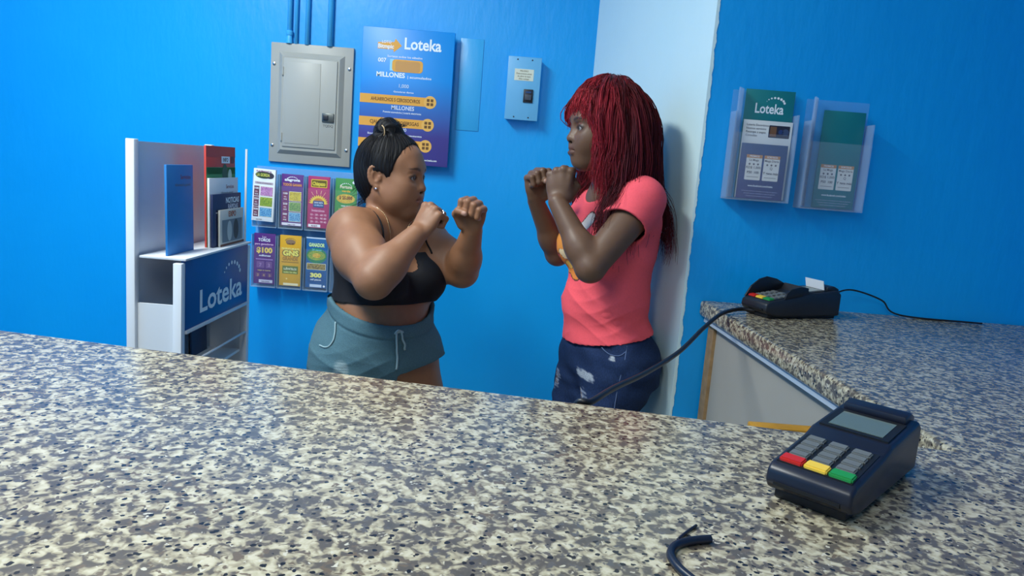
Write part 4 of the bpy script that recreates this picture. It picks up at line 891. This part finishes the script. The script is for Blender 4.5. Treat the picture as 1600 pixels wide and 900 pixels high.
    dp = at(531, 577, 1.86); q = np.stack([(V - dp) @ lp, V[:, 2] - dp[2]], 1); ds = smooth01(-np.hypot(q[:, 0] / .018, q[:, 1] / .026), -1.1, -.6) * (V[:, 1] < 2.0)
    col = mixc(col, srgb(160, 180, 184), ds * (np.sin(V[:, 2] * 900) * .35 + .55))
    shorts = mesh_obj('shorts', V - O, Q, M_TEALCLOTH, root, True, col)
    def on(field, p):
        q = np.array(p, float)
        for _ in range(40):
            h = .005; g = np.array([field.sample((q + e)[None])[0] - field.sample((q - e)[None])[0] for e in np.eye(3) * h]); g = g / (np.linalg.norm(g) + 1e-6)
            d = float(field.sample(q[None])[0]); q = q - g * (d - .003) * .5
            if abs(d - .003) < .0015: break
        return q
    S2 = Field((lo[0] - .02, 1.70, .55), (hi[0], 2.36, .98), .004); torso(S2, .013)
    def seam(pts, r, name, m):
        out = np.array([on(S2, p) for p in spline(pts, 6)])
        for _ in range(2): out[1:-1] = (out[:-2] + 2 * out[1:-1] + out[2:]) / 4
        return tube(name, list(out - O), r, m, shorts, 6)
    M_SEAM = mat('seam_thread', srgb(150, 178, 184), .8)
    seam([at(524, 503, 1.9), at(521, 520, 1.88), at(513, 532, 1.86), at(503, 540, 1.86), at(494, 538, 1.88)], .0022, 'pocket_seam', M_SEAM)
    seam([at(625, 524, 1.86), at(628, 545, 1.86), at(627, 570, 1.86), at(626, 588, 1.86)], .0030, 'drawstring', M_SEAM); seam([at(627, 524, 1.86), at(637, 524, 1.86), at(641, 538, 1.87), at(643, 552, 1.88)], .0030, 'drawstring', M_SEAM); seam([at(622, 526, 1.86), at(630, 521, 1.86), at(640, 524, 1.87)], .0035, 'bow', M_SEAM)
    # --- hair
    s = hs; HF = Field(hc - .16, hc + np.array([.16, .16, .22]), .0024)
    PH = Ph
    HF.ell(PH(-.012, 0, .034), np.array([.105, .083, .092]) * s, Rh, .02); HF.ell(PH(-.045, 0, -.005), np.array([.066, .072, .075]) * s, Rh, .02)
    HF.cone(PH(-.055, 0, -.03), PH(-.050, 0, -.062), .050 * s, .036 * s, .02)
    # hairline: keep what lies behind a slanted front and above the ears
    HF.cut(Rh @ nrm((.78, 0, -.62)), PH(.084, 0, .052)); HF.cut(Rh @ nrm((.86, 0, -.30)), PH(.034, 0, .015))
    HF.ell(PH(-.002, 0, -.035), np.array([.030, .12, .058]) * s, Rh, .006, 'sub')
    bc = at(607, 206, 2.0)
    HF.ell(bc, (.038, .037, .036), Rh, .010); HF.cone(bc, PH(-.014, 0, .10), .026, .036, .016)
    V, Q = HF.mesh(); V = relax(V, Q, 2, .5); N = vnormals(V, Q)
    q = (V - bc) @ Rh; isb = smooth01(-np.linalg.norm(q, axis=1), -.052, -.042)
    ang = np.arctan2(q[:, 2], q[:, 0] + .2 * q[:, 1]); V = V + N * (isb * .0022 * np.sin(ang * 5 + np.linalg.norm(q[:, [0, 2]], axis=1) * 180 + q[:, 1] * 60))[:, None]
    hq = (V - hc) @ Rh; az = np.arctan2(hq[:, 1], hq[:, 0] + .01); V = V + N * ((1 - isb) * .0007 * np.sin(az * 46 + 3 * np.sin(hq[:, 2] * 60)))[:, None]
    hair = mesh_obj('hair', V - O, Q, M_HAIRB, root, True)
    # strands: pulled-up lines over the cap, flyaways around bun and nape
    rg = np.random.RandomState(5); n = 260; paths = []; rads = []
    bl = (bc - hc) @ Rh
    for i in range(n):
        a = rg.uniform(-2.75, 2.75); el0 = .30 if abs(a) < 1.0 else (-.05 if abs(a) < 1.7 else -.75)
        el = np.linspace(el0 + rg.uniform(0, .45), 1.38, 14); rr = np.stack([np.cos(el) * math.cos(a) * .103 - .012, np.cos(el) * math.sin(a) * .085, np.sin(el) * .094 + .034], 1) * s
        w_ = HF.sample(hc + rr @ Rh.T); 
        if w_[0] > .012: continue
        rr = rr + rg.randn(3) * .0006; paths.append(hc + rr @ Rh.T); rads.append(np.full(14, .0005))
    for i in range(70):
        v0 = nrm(rg.randn(3)); p0 = bc + v0 * .034; ax_ = nrm(rg.randn(3)); t = np.linspace(0, 1, 14)[:, None]; cc = nrm(np.cross(ax_, v0))
        paths.append(bc + (v0 * np.cos(t * 1.6) + cc * np.sin(t * 1.6)) * (.0365 + .004 * t * rg.rand())); rads.append(np.full(14, .0009))
    for i in range(46):
        b0 = PH(-.075 + rg.uniform(-.01, .02), rg.uniform(-.05, .05), rg.uniform(-.085, -.02)); t = np.linspace(0, 1, 14)[:, None]
        dr_ = Rh @ np.array([-1, rg.uniform(-.5, .5), -.9]) * rg.uniform(.012, .034); paths.append(b0 + dr_ * t + np.array([.004, 0, .0]) * np.sin(t * 5 + i)); rads.append(np.linspace(.0010, .0003, 14))
    for i in range(10):
        b0 = bc + np.array([.03, -.01, .018]); t = np.linspace(0, 1, 14)[:, None]; paths.append(b0 + np.array([.022, 0, .004]) * t * rg.uniform(.5, 1.1) + np.array([0, 0, .004]) * np.sin(t * 5 + rg.rand() * 3)); rads.append(np.linspace(.0012, .0004, 14))
    paths = np.array(paths) - O; rads = np.array(rads); cols_ = np.tile(np.array(srgb(22, 20, 24)[:3]), (len(paths), 14, 1)) * rg.uniform(.5, 1.6, (len(paths), 1, 1))
    strands('loose_strands', paths, rads, cols_, M_STRAND, root)
    a0 = at(600, 193, 1.955); tube('hair_tie', list(np.array(spline([at(597, 196, 1.962), at(600, 200, 1.958), at(601, 207, 1.958), at(600, 213, 1.962)], 5)) - O), .0016, mat('tan_elastic', srgb(190, 160, 120), .5), root, 8)
    e = Ph(-.004, -.083, -.037) - O; bm_obj('earring', lathe_bm([(.0005, -.0035), (.003, -.002), (.0036, 0), (.003, .002), (.0005, .0035)], 10, tuple(e)), mat('silver', srgb(226, 226, 230), .2, 1.0), root, 60)
    # ring round the right ring finger
    k1 = fr['P'](.083, -.0095, -.030); ax1 = fr['n']; u1 = fr['d']; v1 = fr['sd']; pts = [k1 + (u1 * math.cos(t) + v1 * math.sin(t)) * .0124 - O for t in np.linspace(0, 2 * math.pi, 17)]
    tube('ring', pts, .0026, mat('silver', srgb(226, 226, 230), .2, 1.0), root, 8)
    for a_, sh in ((ankR, 0), (ankL, 1)):
        f_ = Field(a_ - np.array([.2, .2, .09]), a_ + np.array([.2, .2, .06]), .005); f_.cone(a_ - up * .030 - fwP * .03, a_ - up * .040 + fwP * .14, .042, .034, .03); f_.cut((0, 0, -1), (0, 0, .002)); f_.cut((-.2 * 0, 0, 1), a_ + up * .005)
        V, Q = f_.mesh(); mesh_obj('shoe', V - O, Q, cm(220, 220, 222), root, True)
M_SKIN = attr_mat('skin_brown', .52, .05, 500, .45, fleck=.06, fscale=40)
M_BLACK = mat('black_knit', srgb(13, 14, 22), .85, bump=.15, bscale=500)
M_TEALCLOTH = attr_mat('teal_jersey', .85, .25, 420, .2, fleck=.12, fscale=260)
M_HAIRB = mat('black_hair', srgb(15, 14, 17), .6, bump=.12, bscale=300, spec=.3)
M_STRAND = attr_mat('hair_strand', .6, spec=.25)
woman_a()
# ------------------------------------------------------------------ person with red hair in the coral T-shirt
def woman_b():
    root = thing('person', 'person with long red hair, coral T-shirt and ripped jeans, fists raised by the pale wall', 'person', (at(945, 540, 2.0)[0], 2.0, 0))
    O = np.array(root.location); up = np.array([0, 0, 1.])
    base = np.array(srgb(112, 82, 62)[:3])
    fw = nrm((-.90, -.43, 0)); R = frame(fw); l = R[:, 1]
    pel = at(948, 545, 2.02); wai = at(950, 462, 2.02); che = at(958, 376, 2.02); nek = at(958, 300, 2.03)
    hc = at(942, 203, 2.0); Rh = frame(nrm((-.955, -.29, -.05))); hs = .93
    ls, le, lw = at(1000, 322, 1.88), at(922, 418, 1.80), at(871, 316, 1.87)
    rs, re, rw = at(930, 328, 2.15), at(871, 396, 2.12), at(837, 314, 2.03)
    hipL = pel + l * .078 - up * .04; hipR = pel - l * .078 - up * .04
    kneL = at(916, 748, 1.93); kneR = at(874, 742, 2.10); ankL = np.array([kneL[0] + .0, kneL[1] + .03, .075]); ankR = np.array([kneR[0] + .02, kneR[1] + .05, .075])
    def torso(F_, off=0.0, legs=True):
        E = lambda c, r, k=.04: F_.ell(c, r, R, k, off=off)
        E(che - fw * .006, (.092, .132, .150)); E(che + up * .075 - fw * .012, (.066, .148, .066))
        for g in (-1, 1): E(che + fw * .066 + l * g * .060 - up * .020, (.056, .056, .058), .03)
        E(wai, (.096, .118, .115)); E(wai + fw * .020 - up * .03, (.090, .105, .08))
        E(pel, (.104, .134, .110))
        for g in (-1, 1): E(pel - fw * .034 + l * g * .066 - up * .03, (.075, .082, .09))
        if legs: F_.cone(hipL, kneL, .086, .056, .04, off=off); F_.cone(hipR, kneR, .086, .056, .04, off=off)
    def limbs(F_):
        Cn = F_.cone
        Cn(nek + up * .0, hc + Rh @ np.array([-.020, 0, -.05]) * hs, .052, .047, .04); Cn(nek - up * .02, ls + up * .018, .040, .044, .05); Cn(nek - up * .02, rs + up * .018, .040, .042, .05)
        Cn(ls, le, .048, .037, .03); Cn(le, le + (lw - le) * .32, .0365, .0355, .012); Cn(le + (lw - le) * .28, lw, .0355, .0235, .02)
        Cn(rs, re, .046, .035, .03); Cn(re, re + (rw - re) * .32, .034, .033, .012); Cn(re + (rw - re) * .28, rw, .033, .0225, .02)
        for k_, a_ in ((kneR, ankR), (kneL, ankL)):
            Cn(k_, k_ * .7 + a_ * .3, .054, .055, .03); Cn(k_ * .7 + a_ * .3, a_, .054, .035, .03); Cn(a_ - up * .03 - fw * .03, a_ - up * .045 + fw * .13, .034, .026, .03)
    x0, x1 = at(805, 290, 2.0)[0], .445
    zz = np.concatenate([np.arange(.0, .90, .006), np.arange(.90, 1.12, .003), np.arange(1.12, 1.64, .002)])
    B = Field((x0 - .02, 1.66, 0), (x1, 2.36, 1), .0024, zz)
    torso(B); limbs(B); Ph = head(B, hc, Rh, hs, .98)
    fl = fist(B, lw, nrm(nrm(lw - le) * .25 + np.array([.10, .0, .85])), (-.22, -.95, .12), False, .93)
    fr = fist(B, rw, nrm(nrm(rw - re) * .3 + np.array([-.05, 0, .8])), (-.45, .87, .10), True, .90)
    B.cut((0, 0, -1), (0, 0, .003))
    V, Q = B.mesh(); V = relax(V, Q, 1, .35)
    col = np.tile(base, (len(V), 1)); col = head_paint(V, col, hc, Rh, hs, srgb(96, 60, 50), srgb(36, 24, 22), srgb(26, 18, 16))
    for fi in (fl, fr):
        m = smooth01(-np.linalg.norm(V - (fi['thumb'] - fi['n'] * .008), axis=1), -.010, -.006); col = mixc(col, srgb(190, 146, 126), m * .8)
    mesh_obj('body', V - O, Q, M_SKIN2, root, True, col)
    eyes(root, lambda a, b, c: Ph(a, b, c) - O, Rh, hs, nrm((-.95, -.25, -.12)))
    # --- T-shirt
    G = Field((x0 + .05, 1.70, .82), (x1, 2.36, 1.46), .0028); torso(G, .012, legs=False)
    G.ell(pel + up * .03, (.112, .140, .10), R, .03)
    K = Field((x0 + .05, 1.70, .82), (x1, 2.36, 1.46), .0028)
    X, Y, Z = G.x[:, None, None], G.y[None, :, None], G.z[None, None, :]
    for g, a_, b_, tt, r0 in ((1, ls, le, .33, .058), (-1, rs, re, .36, .055)):
        T = Field((x0 + .05, 1.70, .82), (x1, 2.36, 1.46), .0028)
        T.cone(a_ + up * .004, a_ + (b_ - a_) * .55, r0, r0 + .006, .04); T.cone(nek - up * .026, a_ + up * .018, .046, r0 - .006, .04)
        dv = nrm(b_ - a_); c_ = a_ + (b_ - a_) * tt; T.cut(nrm(dv + l * g * .25), c_); np.minimum(K.a, T.a, out=K.a)
    h_ = np.maximum(.03 - np.abs(G.a - K.a), 0) / .03; G.a = np.minimum(G.a, K.a) - h_ * h_ * .0075
    inner = G.a + .0055
    for g, a_, b_, tt, r0 in ((1, ls, le, .33, .058), (-1, rs, re, .36, .055)):     # hollow sleeve openings
        G.cone(a_ + (b_ - a_) * .2, a_ + (b_ - a_) * (tt + .05), r0 - .006, r0 - .003, 0, 'sub')
    hem = at(935, 541, 1.90); G.cut(nrm((.20, .02, -1)), hem)
    Rn = frame(nrm(fw + up * -.0)); G.ell(nek + fw * .035 + up * .012, (.068, .064, .052), R, .0, 'sub'); G.cone(nek - up * .01, nek + up * .1, .062, .07, 0, 'sub')
    np.maximum(G.a, -inner, out=G.a)
    V, Q = G.mesh(); V = relax(V, Q, 3, .5); N = vnormals(V, Q)
    zl = smooth01(-V[:, 2], -(che[2] - .05), -(wai[2] - .03)); fold = folds(V, wai, 1.15) * (.12 + .88 * zl)
    fold += .0016 * np.sin((V[:, 0] * 60 + V[:, 2] * 70)) * smooth01(V[:, 2], che[2] + .02, che[2] + .08)
    V = V + N * fold[:, None]; V = relax(V, Q, 1, .4)
    col = np.tile(np.array(srgb(255, 98, 108)[:3]), (len(V), 1))
    q = (V - che) @ R; f_, s_, u_ = q.T; front = (f_ > .03) & (V[:, 2] < 1.40)
    def blob(cs, cu, rs_, ru, n_=0, am=0): a = np.arctan2((u_ - cu) / ru, (s_ - cs) / rs_); return np.hypot((s_ - cs) / rs_, (u_ - cu) / ru) / (1 + am * np.sin(a * n_))
    for (cs, cu, ra, rb, n_, am, cc) in [(.012, .036, .028, .036, 2, .22, (226, 214, 206)), (-.036, -.012, .056, .036, 5, .16, (236, 150, 70)), (-.024, -.074, .060, .032, 4, .18, (232, 140, 64)), (-.03, -.010, .015, .014, 3, .2, (240, 226, 190)), (-.04, -.074, .014, .010, 0, 0, (240, 190, 90)), (-.040, -.044, .022, .012, 3, .2, (240, 214, 170))]:
        d = blob(cs, cu, ra, rb, n_, am); col = mixc(col, srgb(90, 56, 50), front * (d < 1.10) * 1.0); col = mixc(col, srgb(*cc), front * (d < 1.0) * 1.0)
    shirtV = V
    shirt = mesh_obj('t_shirt', V - O, Q, M_CORAL, root, True, col)
    # --- jeans
    S = Field((x0 - .0, 1.70, .05), (x1, 2.36, 1.0), .0028, np.concatenate([np.arange(.05, .70, .007), np.arange(.70, 1.0, .0024)])); torso(S, .007)
    for k_, a_ in ((kneR, ankR), (kneL, ankL)): S.cone(k_, a_, .064, .050, .03)
    S.cut((0, 0, 1), at(945, 515, 1.95)); S.cut((0, 0, -1), (0, 0, .09))
    V, Q = S.mesh(); V = relax(V, Q, 2, .5); N = vnormals(V, Q)
    V = V + N * noise_disp(V, [(30, 16, 80, 0, .0018), (60, -40, 50, 2, .0013), (20, 30, -120, 1, .0012)])[:, None]
    col = np.tile(np.array(srgb(30, 48, 82)[:3]), (len(V), 1)); fade = .5 + .5 * np.sin(V[:, 2] * 70 + 4 * np.sin(V[:, 0] * 30)); col = mixc(col, srgb(54, 76, 120), fade * .25)
    for (px, py, Yd, rx, rz, skin) in [(868, 603, 1.98, .013, .026, 1), (917, 596, 1.86, .020, .012, 0), (903, 628, 1.86, .020, .018, 1), (957, 562, 1.86, .007, .006, 0)]:
        c_ = at(px, py, Yd); d = np.hypot((V[:, 0] - c_[0]) / rx, (V[:, 2] - c_[2]) / rz) + .14 * np.sin(V[:, 0] * 420 + V[:, 2] * 170) + .14 * np.sin(V[:, 2] * 650 + V[:, 0] * 90); near = (np.abs(V[:, 1] - c_[1]) < .1)
        th = .5 + .5 * np.sin(V[:, 2] * 1100 + 2 * np.sin(V[:, 0] * 200))
        col = mixc(col, srgb(150, 160, 178), near * smooth01(-d, -1.25, -1.0) * .7)
        col = mixc(col, srgb(112, 82, 62) if skin else srgb(180, 188, 196), near * (d < .85) * (.55 + .4 * (th > .5)))
        if skin: col = mixc(col, srgb(196, 200, 206), near * (d < .9) * smooth01(th, .82, .95) * .8)
    jeans = mesh_obj('jeans', V - O, Q, M_DENIM, root, True, col)
    def on(field, p, off=.003):
        q = np.array(p, float)
        for _ in range(40):
            g = np.array([field.sample((q + e)[None])[0] - field.sample((q - e)[None])[0] for e in np.eye(3) * .005]); g = g / (np.linalg.norm(g) + 1e-6)
            d = float(field.sample(q[None])[0]); q = q - g * (d - off) * .5
            if abs(d - off) < .0015: break
        return q
    def seam(pts, r, m, name, par):
        out = np.array([on(S, p, .001) for p in spline(pts, 6)])
        for _ in range(2): out[1:-1] = (out[:-2] + 2 * out[1:-1] + out[2:]) / 4
        tube(name, list(out - O), r, m, par, 6)
    M_SEAM2 = mat('denim_seam', srgb(92, 112, 150), .8)
    seam([at(935, 541, 1.88), at(950, 552, 1.87), at(968, 556, 1.87), at(980, 548, 1.88)], .0014, M_SEAM2, 'pocket_seam', jeans); seam([at(980, 540, 1.88), at(974, 570, 1.88), at(966, 600, 1.88), at(958, 640, 1.88)], .0014, M_SEAM2, 'side_seam', jeans)
    # --- hair: guides grow from the crown outward, fall with gravity, slide off head and shoulders
    rg = np.random.RandomState(11); ng, ms = 900, 18
    er = np.array([.103, .088, .116]) * hs; ec = Ph(-.012, 0, .036)
    u0 = rg.uniform(-.25, 1, ng); az = rg.uniform(-math.pi, math.pi, ng)
    lim = np.where(np.abs(az) < .75, .50, np.where(np.abs(az) < 1.3, .18, -.55)); u0 = lim + (1 - lim) * rg.uniform(0, 1, ng)
    cu = np.sqrt(1 - np.clip(u0, -1, 1) ** 2); loc = np.stack([cu * np.cos(az), cu * np.sin(az), u0], 1); root_p = ec + (loc * er) @ Rh.T; nor = ((loc / er) @ Rh.T); nor /= np.linalg.norm(nor, axis=1, keepdims=True)
    crown = Rh @ np.array([-.25, 0, .97]); out = nor - crown * (nor @ crown)[:, None]; out /= np.linalg.norm(out, axis=1, keepdims=True) + 1e-6
    ol = out @ Rh; az2 = np.arctan2(ol[:, 1], ol[:, 0]); front = np.abs(az2) < .85; side = ~front & (np.abs(az2) < 1.45)
    Ls = np.where(front, rg.uniform(.135, .175, ng) * (.65 + .5 * (1 - u0)) + .10 * (u0 - .5).clip(0), np.where(side, rg.uniform(.20, .30, ng), rg.uniform(.24, .38, ng)))
    Ls[front] = rg.uniform(.0, .034, front.sum()) + .098 * np.clip(np.arctan2(u0, loc[:, 0])[front] - .22, .2, 2.2); Ls[front & (rg.rand(ng) < .06)] += .03
    part = front & (np.sin(az * 1.0) > .0)
    vol = np.where(front, -.002, np.where(side, .018, .028)) * rg.uniform(.45, 1.25, ng)
    p = root_p + nor * .002; d = nor * np.where(front, .35 + .25 * np.clip(u0 - .6, 0, 1), .30 - .12 * smooth01(u0, .75, 1.0))[:, None] + out * .8 + rg.randn(ng, 3) * .14; d /= np.linalg.norm(d, axis=1, keepdims=True)
    path = [p.copy()]; wn = nrm((-.85, -.215, 0)); wp = np.array([XC, YB, 0])
    for k_ in range(ms - 1):
        st_ = (Ls / (ms - 1))[:, None]; g = np.array([[0, 0, -1.]]) * np.where(front, .75, .50)[:, None] + rg.randn(ng, 3) * .09
        d = d + g; d /= np.linalg.norm(d, axis=1, keepdims=True); p = p + d * st_
        q = ((p - ec) @ Rh); e2 = er[None, :] + (vol * min(1, k_ / 8))[:, None]; rr = np.linalg.norm(q / e2, axis=1); ins = rr < 1
        q2 = np.where(ins[:, None], q / rr[:, None], q); pn = ec + q2 @ Rh.T; p = pn
        # keep the cheek and face clear: hair in front of the ear line is held back
        ql = (p - hc) @ Rh / hs; bad = (ql[:, 2] < .012) & (ql[:, 0] > np.where(ql[:, 1] > 0, .062, .012)) & ~front; ql[bad, 0] = np.where(ql[bad, 1] > 0, .062, .010) + rg.uniform(-.012, .004, bad.sum()); ql[bad, 1] = np.sign(ql[bad, 1]) * np.maximum(np.abs(ql[bad, 1]), .066); p = np.where(bad[:, None], hc + (ql * hs) @ Rh.T, p)
        for _ in range(3):
            dd = G.sample(p); hit = (dd < .006)
            if hit.any():
                ps = p[hit]; gr = np.stack([G.sample(ps + e) - G.sample(ps - e) for e in np.eye(3) * .006], 1); gr /= np.linalg.norm(gr, axis=1, keepdims=True) + 1e-6; p[hit] = ps + gr * (.008 - dd[hit])[:, None]
        wd = (p - wp) @ wn; p = p + wn * np.maximum(.006 - wd, 0)[:, None]
        nd = p - path[-1]; nl = np.linalg.norm(nd, axis=1, keepdims=True); d = np.where(nl > 1e-6, nd / np.maximum(nl, 1e-6), d)
        path.append(p.copy())
    gp = np.stack(path, 1)
    for _ in range(3): gp[:, 1:-1] = (gp[:, :-2] + 2 * gp[:, 1:-1] + gp[:, 2:]) / 4
    tw = np.linspace(0, 1, ms); ph = rg.rand(ng, 1, 3) * 6.3; gp = gp + np.sin(tw[None, :, None] * rg.uniform(8, 15, (ng, 1, 1)) + ph) * (.0058 * tw ** 1.3)[None, :, None] * np.where(front, .4, 1.0)[:, None, None]
    kk = 9; PT = []; RD = []; CL = []; tt = np.linspace(0, 1, ms)
    for i in range(ng):
        off0 = rg.randn(kk, 3) * (.0035 if front[i] else .0060)
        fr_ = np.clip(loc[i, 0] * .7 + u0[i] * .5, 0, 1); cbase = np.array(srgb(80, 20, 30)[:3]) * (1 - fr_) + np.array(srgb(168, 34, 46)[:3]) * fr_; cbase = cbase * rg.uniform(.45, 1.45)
        for j in range(kk):
            wv = np.stack([np.sin(tt * rg.uniform(6, 14) + rg.rand() * 6), np.sin(tt * rg.uniform(6, 14) + rg.rand() * 6), np.sin(tt * 9 + rg.rand() * 6)], 1) * (.0022 * tt[:, None] + .0004)
            pp = gp[i] + off0[j] * (.35 + .9 * tt[:, None]) + wv
            wd = (pp - wp) @ wn; pp = pp + wn * np.maximum(.003 - wd, 0)[:, None]
            PT.append(pp); RD.append(.00135 * rg.uniform(.7, 1.2) * (1 - .75 * tt ** 2)); c_ = cbase * rg.uniform(.88, 1.12)
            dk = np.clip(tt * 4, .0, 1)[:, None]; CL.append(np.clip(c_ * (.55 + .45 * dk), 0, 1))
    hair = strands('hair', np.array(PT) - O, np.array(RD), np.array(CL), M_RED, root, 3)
    HF = Field(hc - .17, hc + .17, .003); HF.ell(ec, er + .002, Rh, .02); HF.ell(Ph(-.055, 0, -.03), np.array([.062, .076, .085]) * hs, Rh, .03)
    HF.cut(Rh @ nrm((.80, 0, -.60)), Ph(.062, 0, .070)); HF.cut(Rh @ nrm((1, 0, -.1)), Ph(.032, 0, .01))
    V, Q = HF.mesh(); V = relax(V, Q, 2, .5); mesh_obj('hair_cap', V - O, Q, mat('dark_red_hair', srgb(96, 22, 34), .5, bump=.3, bscale=150), root, True)
    for a_ in (ankR, ankL):
        f2 = Field(a_ - np.array([.2, .2, .09]), a_ + np.array([.2, .2, .06]), .005); f2.cone(a_ - up * .030 - fw * .03, a_ - up * .040 + fw * .14, .042, .034, .03); f2.cut((0, 0, -1), (0, 0, .002)); f2.cut((0, 0, 1), a_ + up * .005)
        V, Q = f2.mesh(); mesh_obj('shoe', V - O, Q, cm(60, 60, 66), root, True)
M_SKIN2 = attr_mat('skin_dark_brown', .46, .05, 500, .4, fleck=.06, fscale=40)
M_CORAL = attr_mat('coral_jersey', .8, .15, 480, .2, fleck=.05, fscale=200)
M_DENIM = attr_mat('denim', .85, .3, 600, .2, fleck=.3, fscale=420, stretch=(1, 1, .35))
M_RED = attr_mat('red_hair', .6, spec=.25)
woman_b()
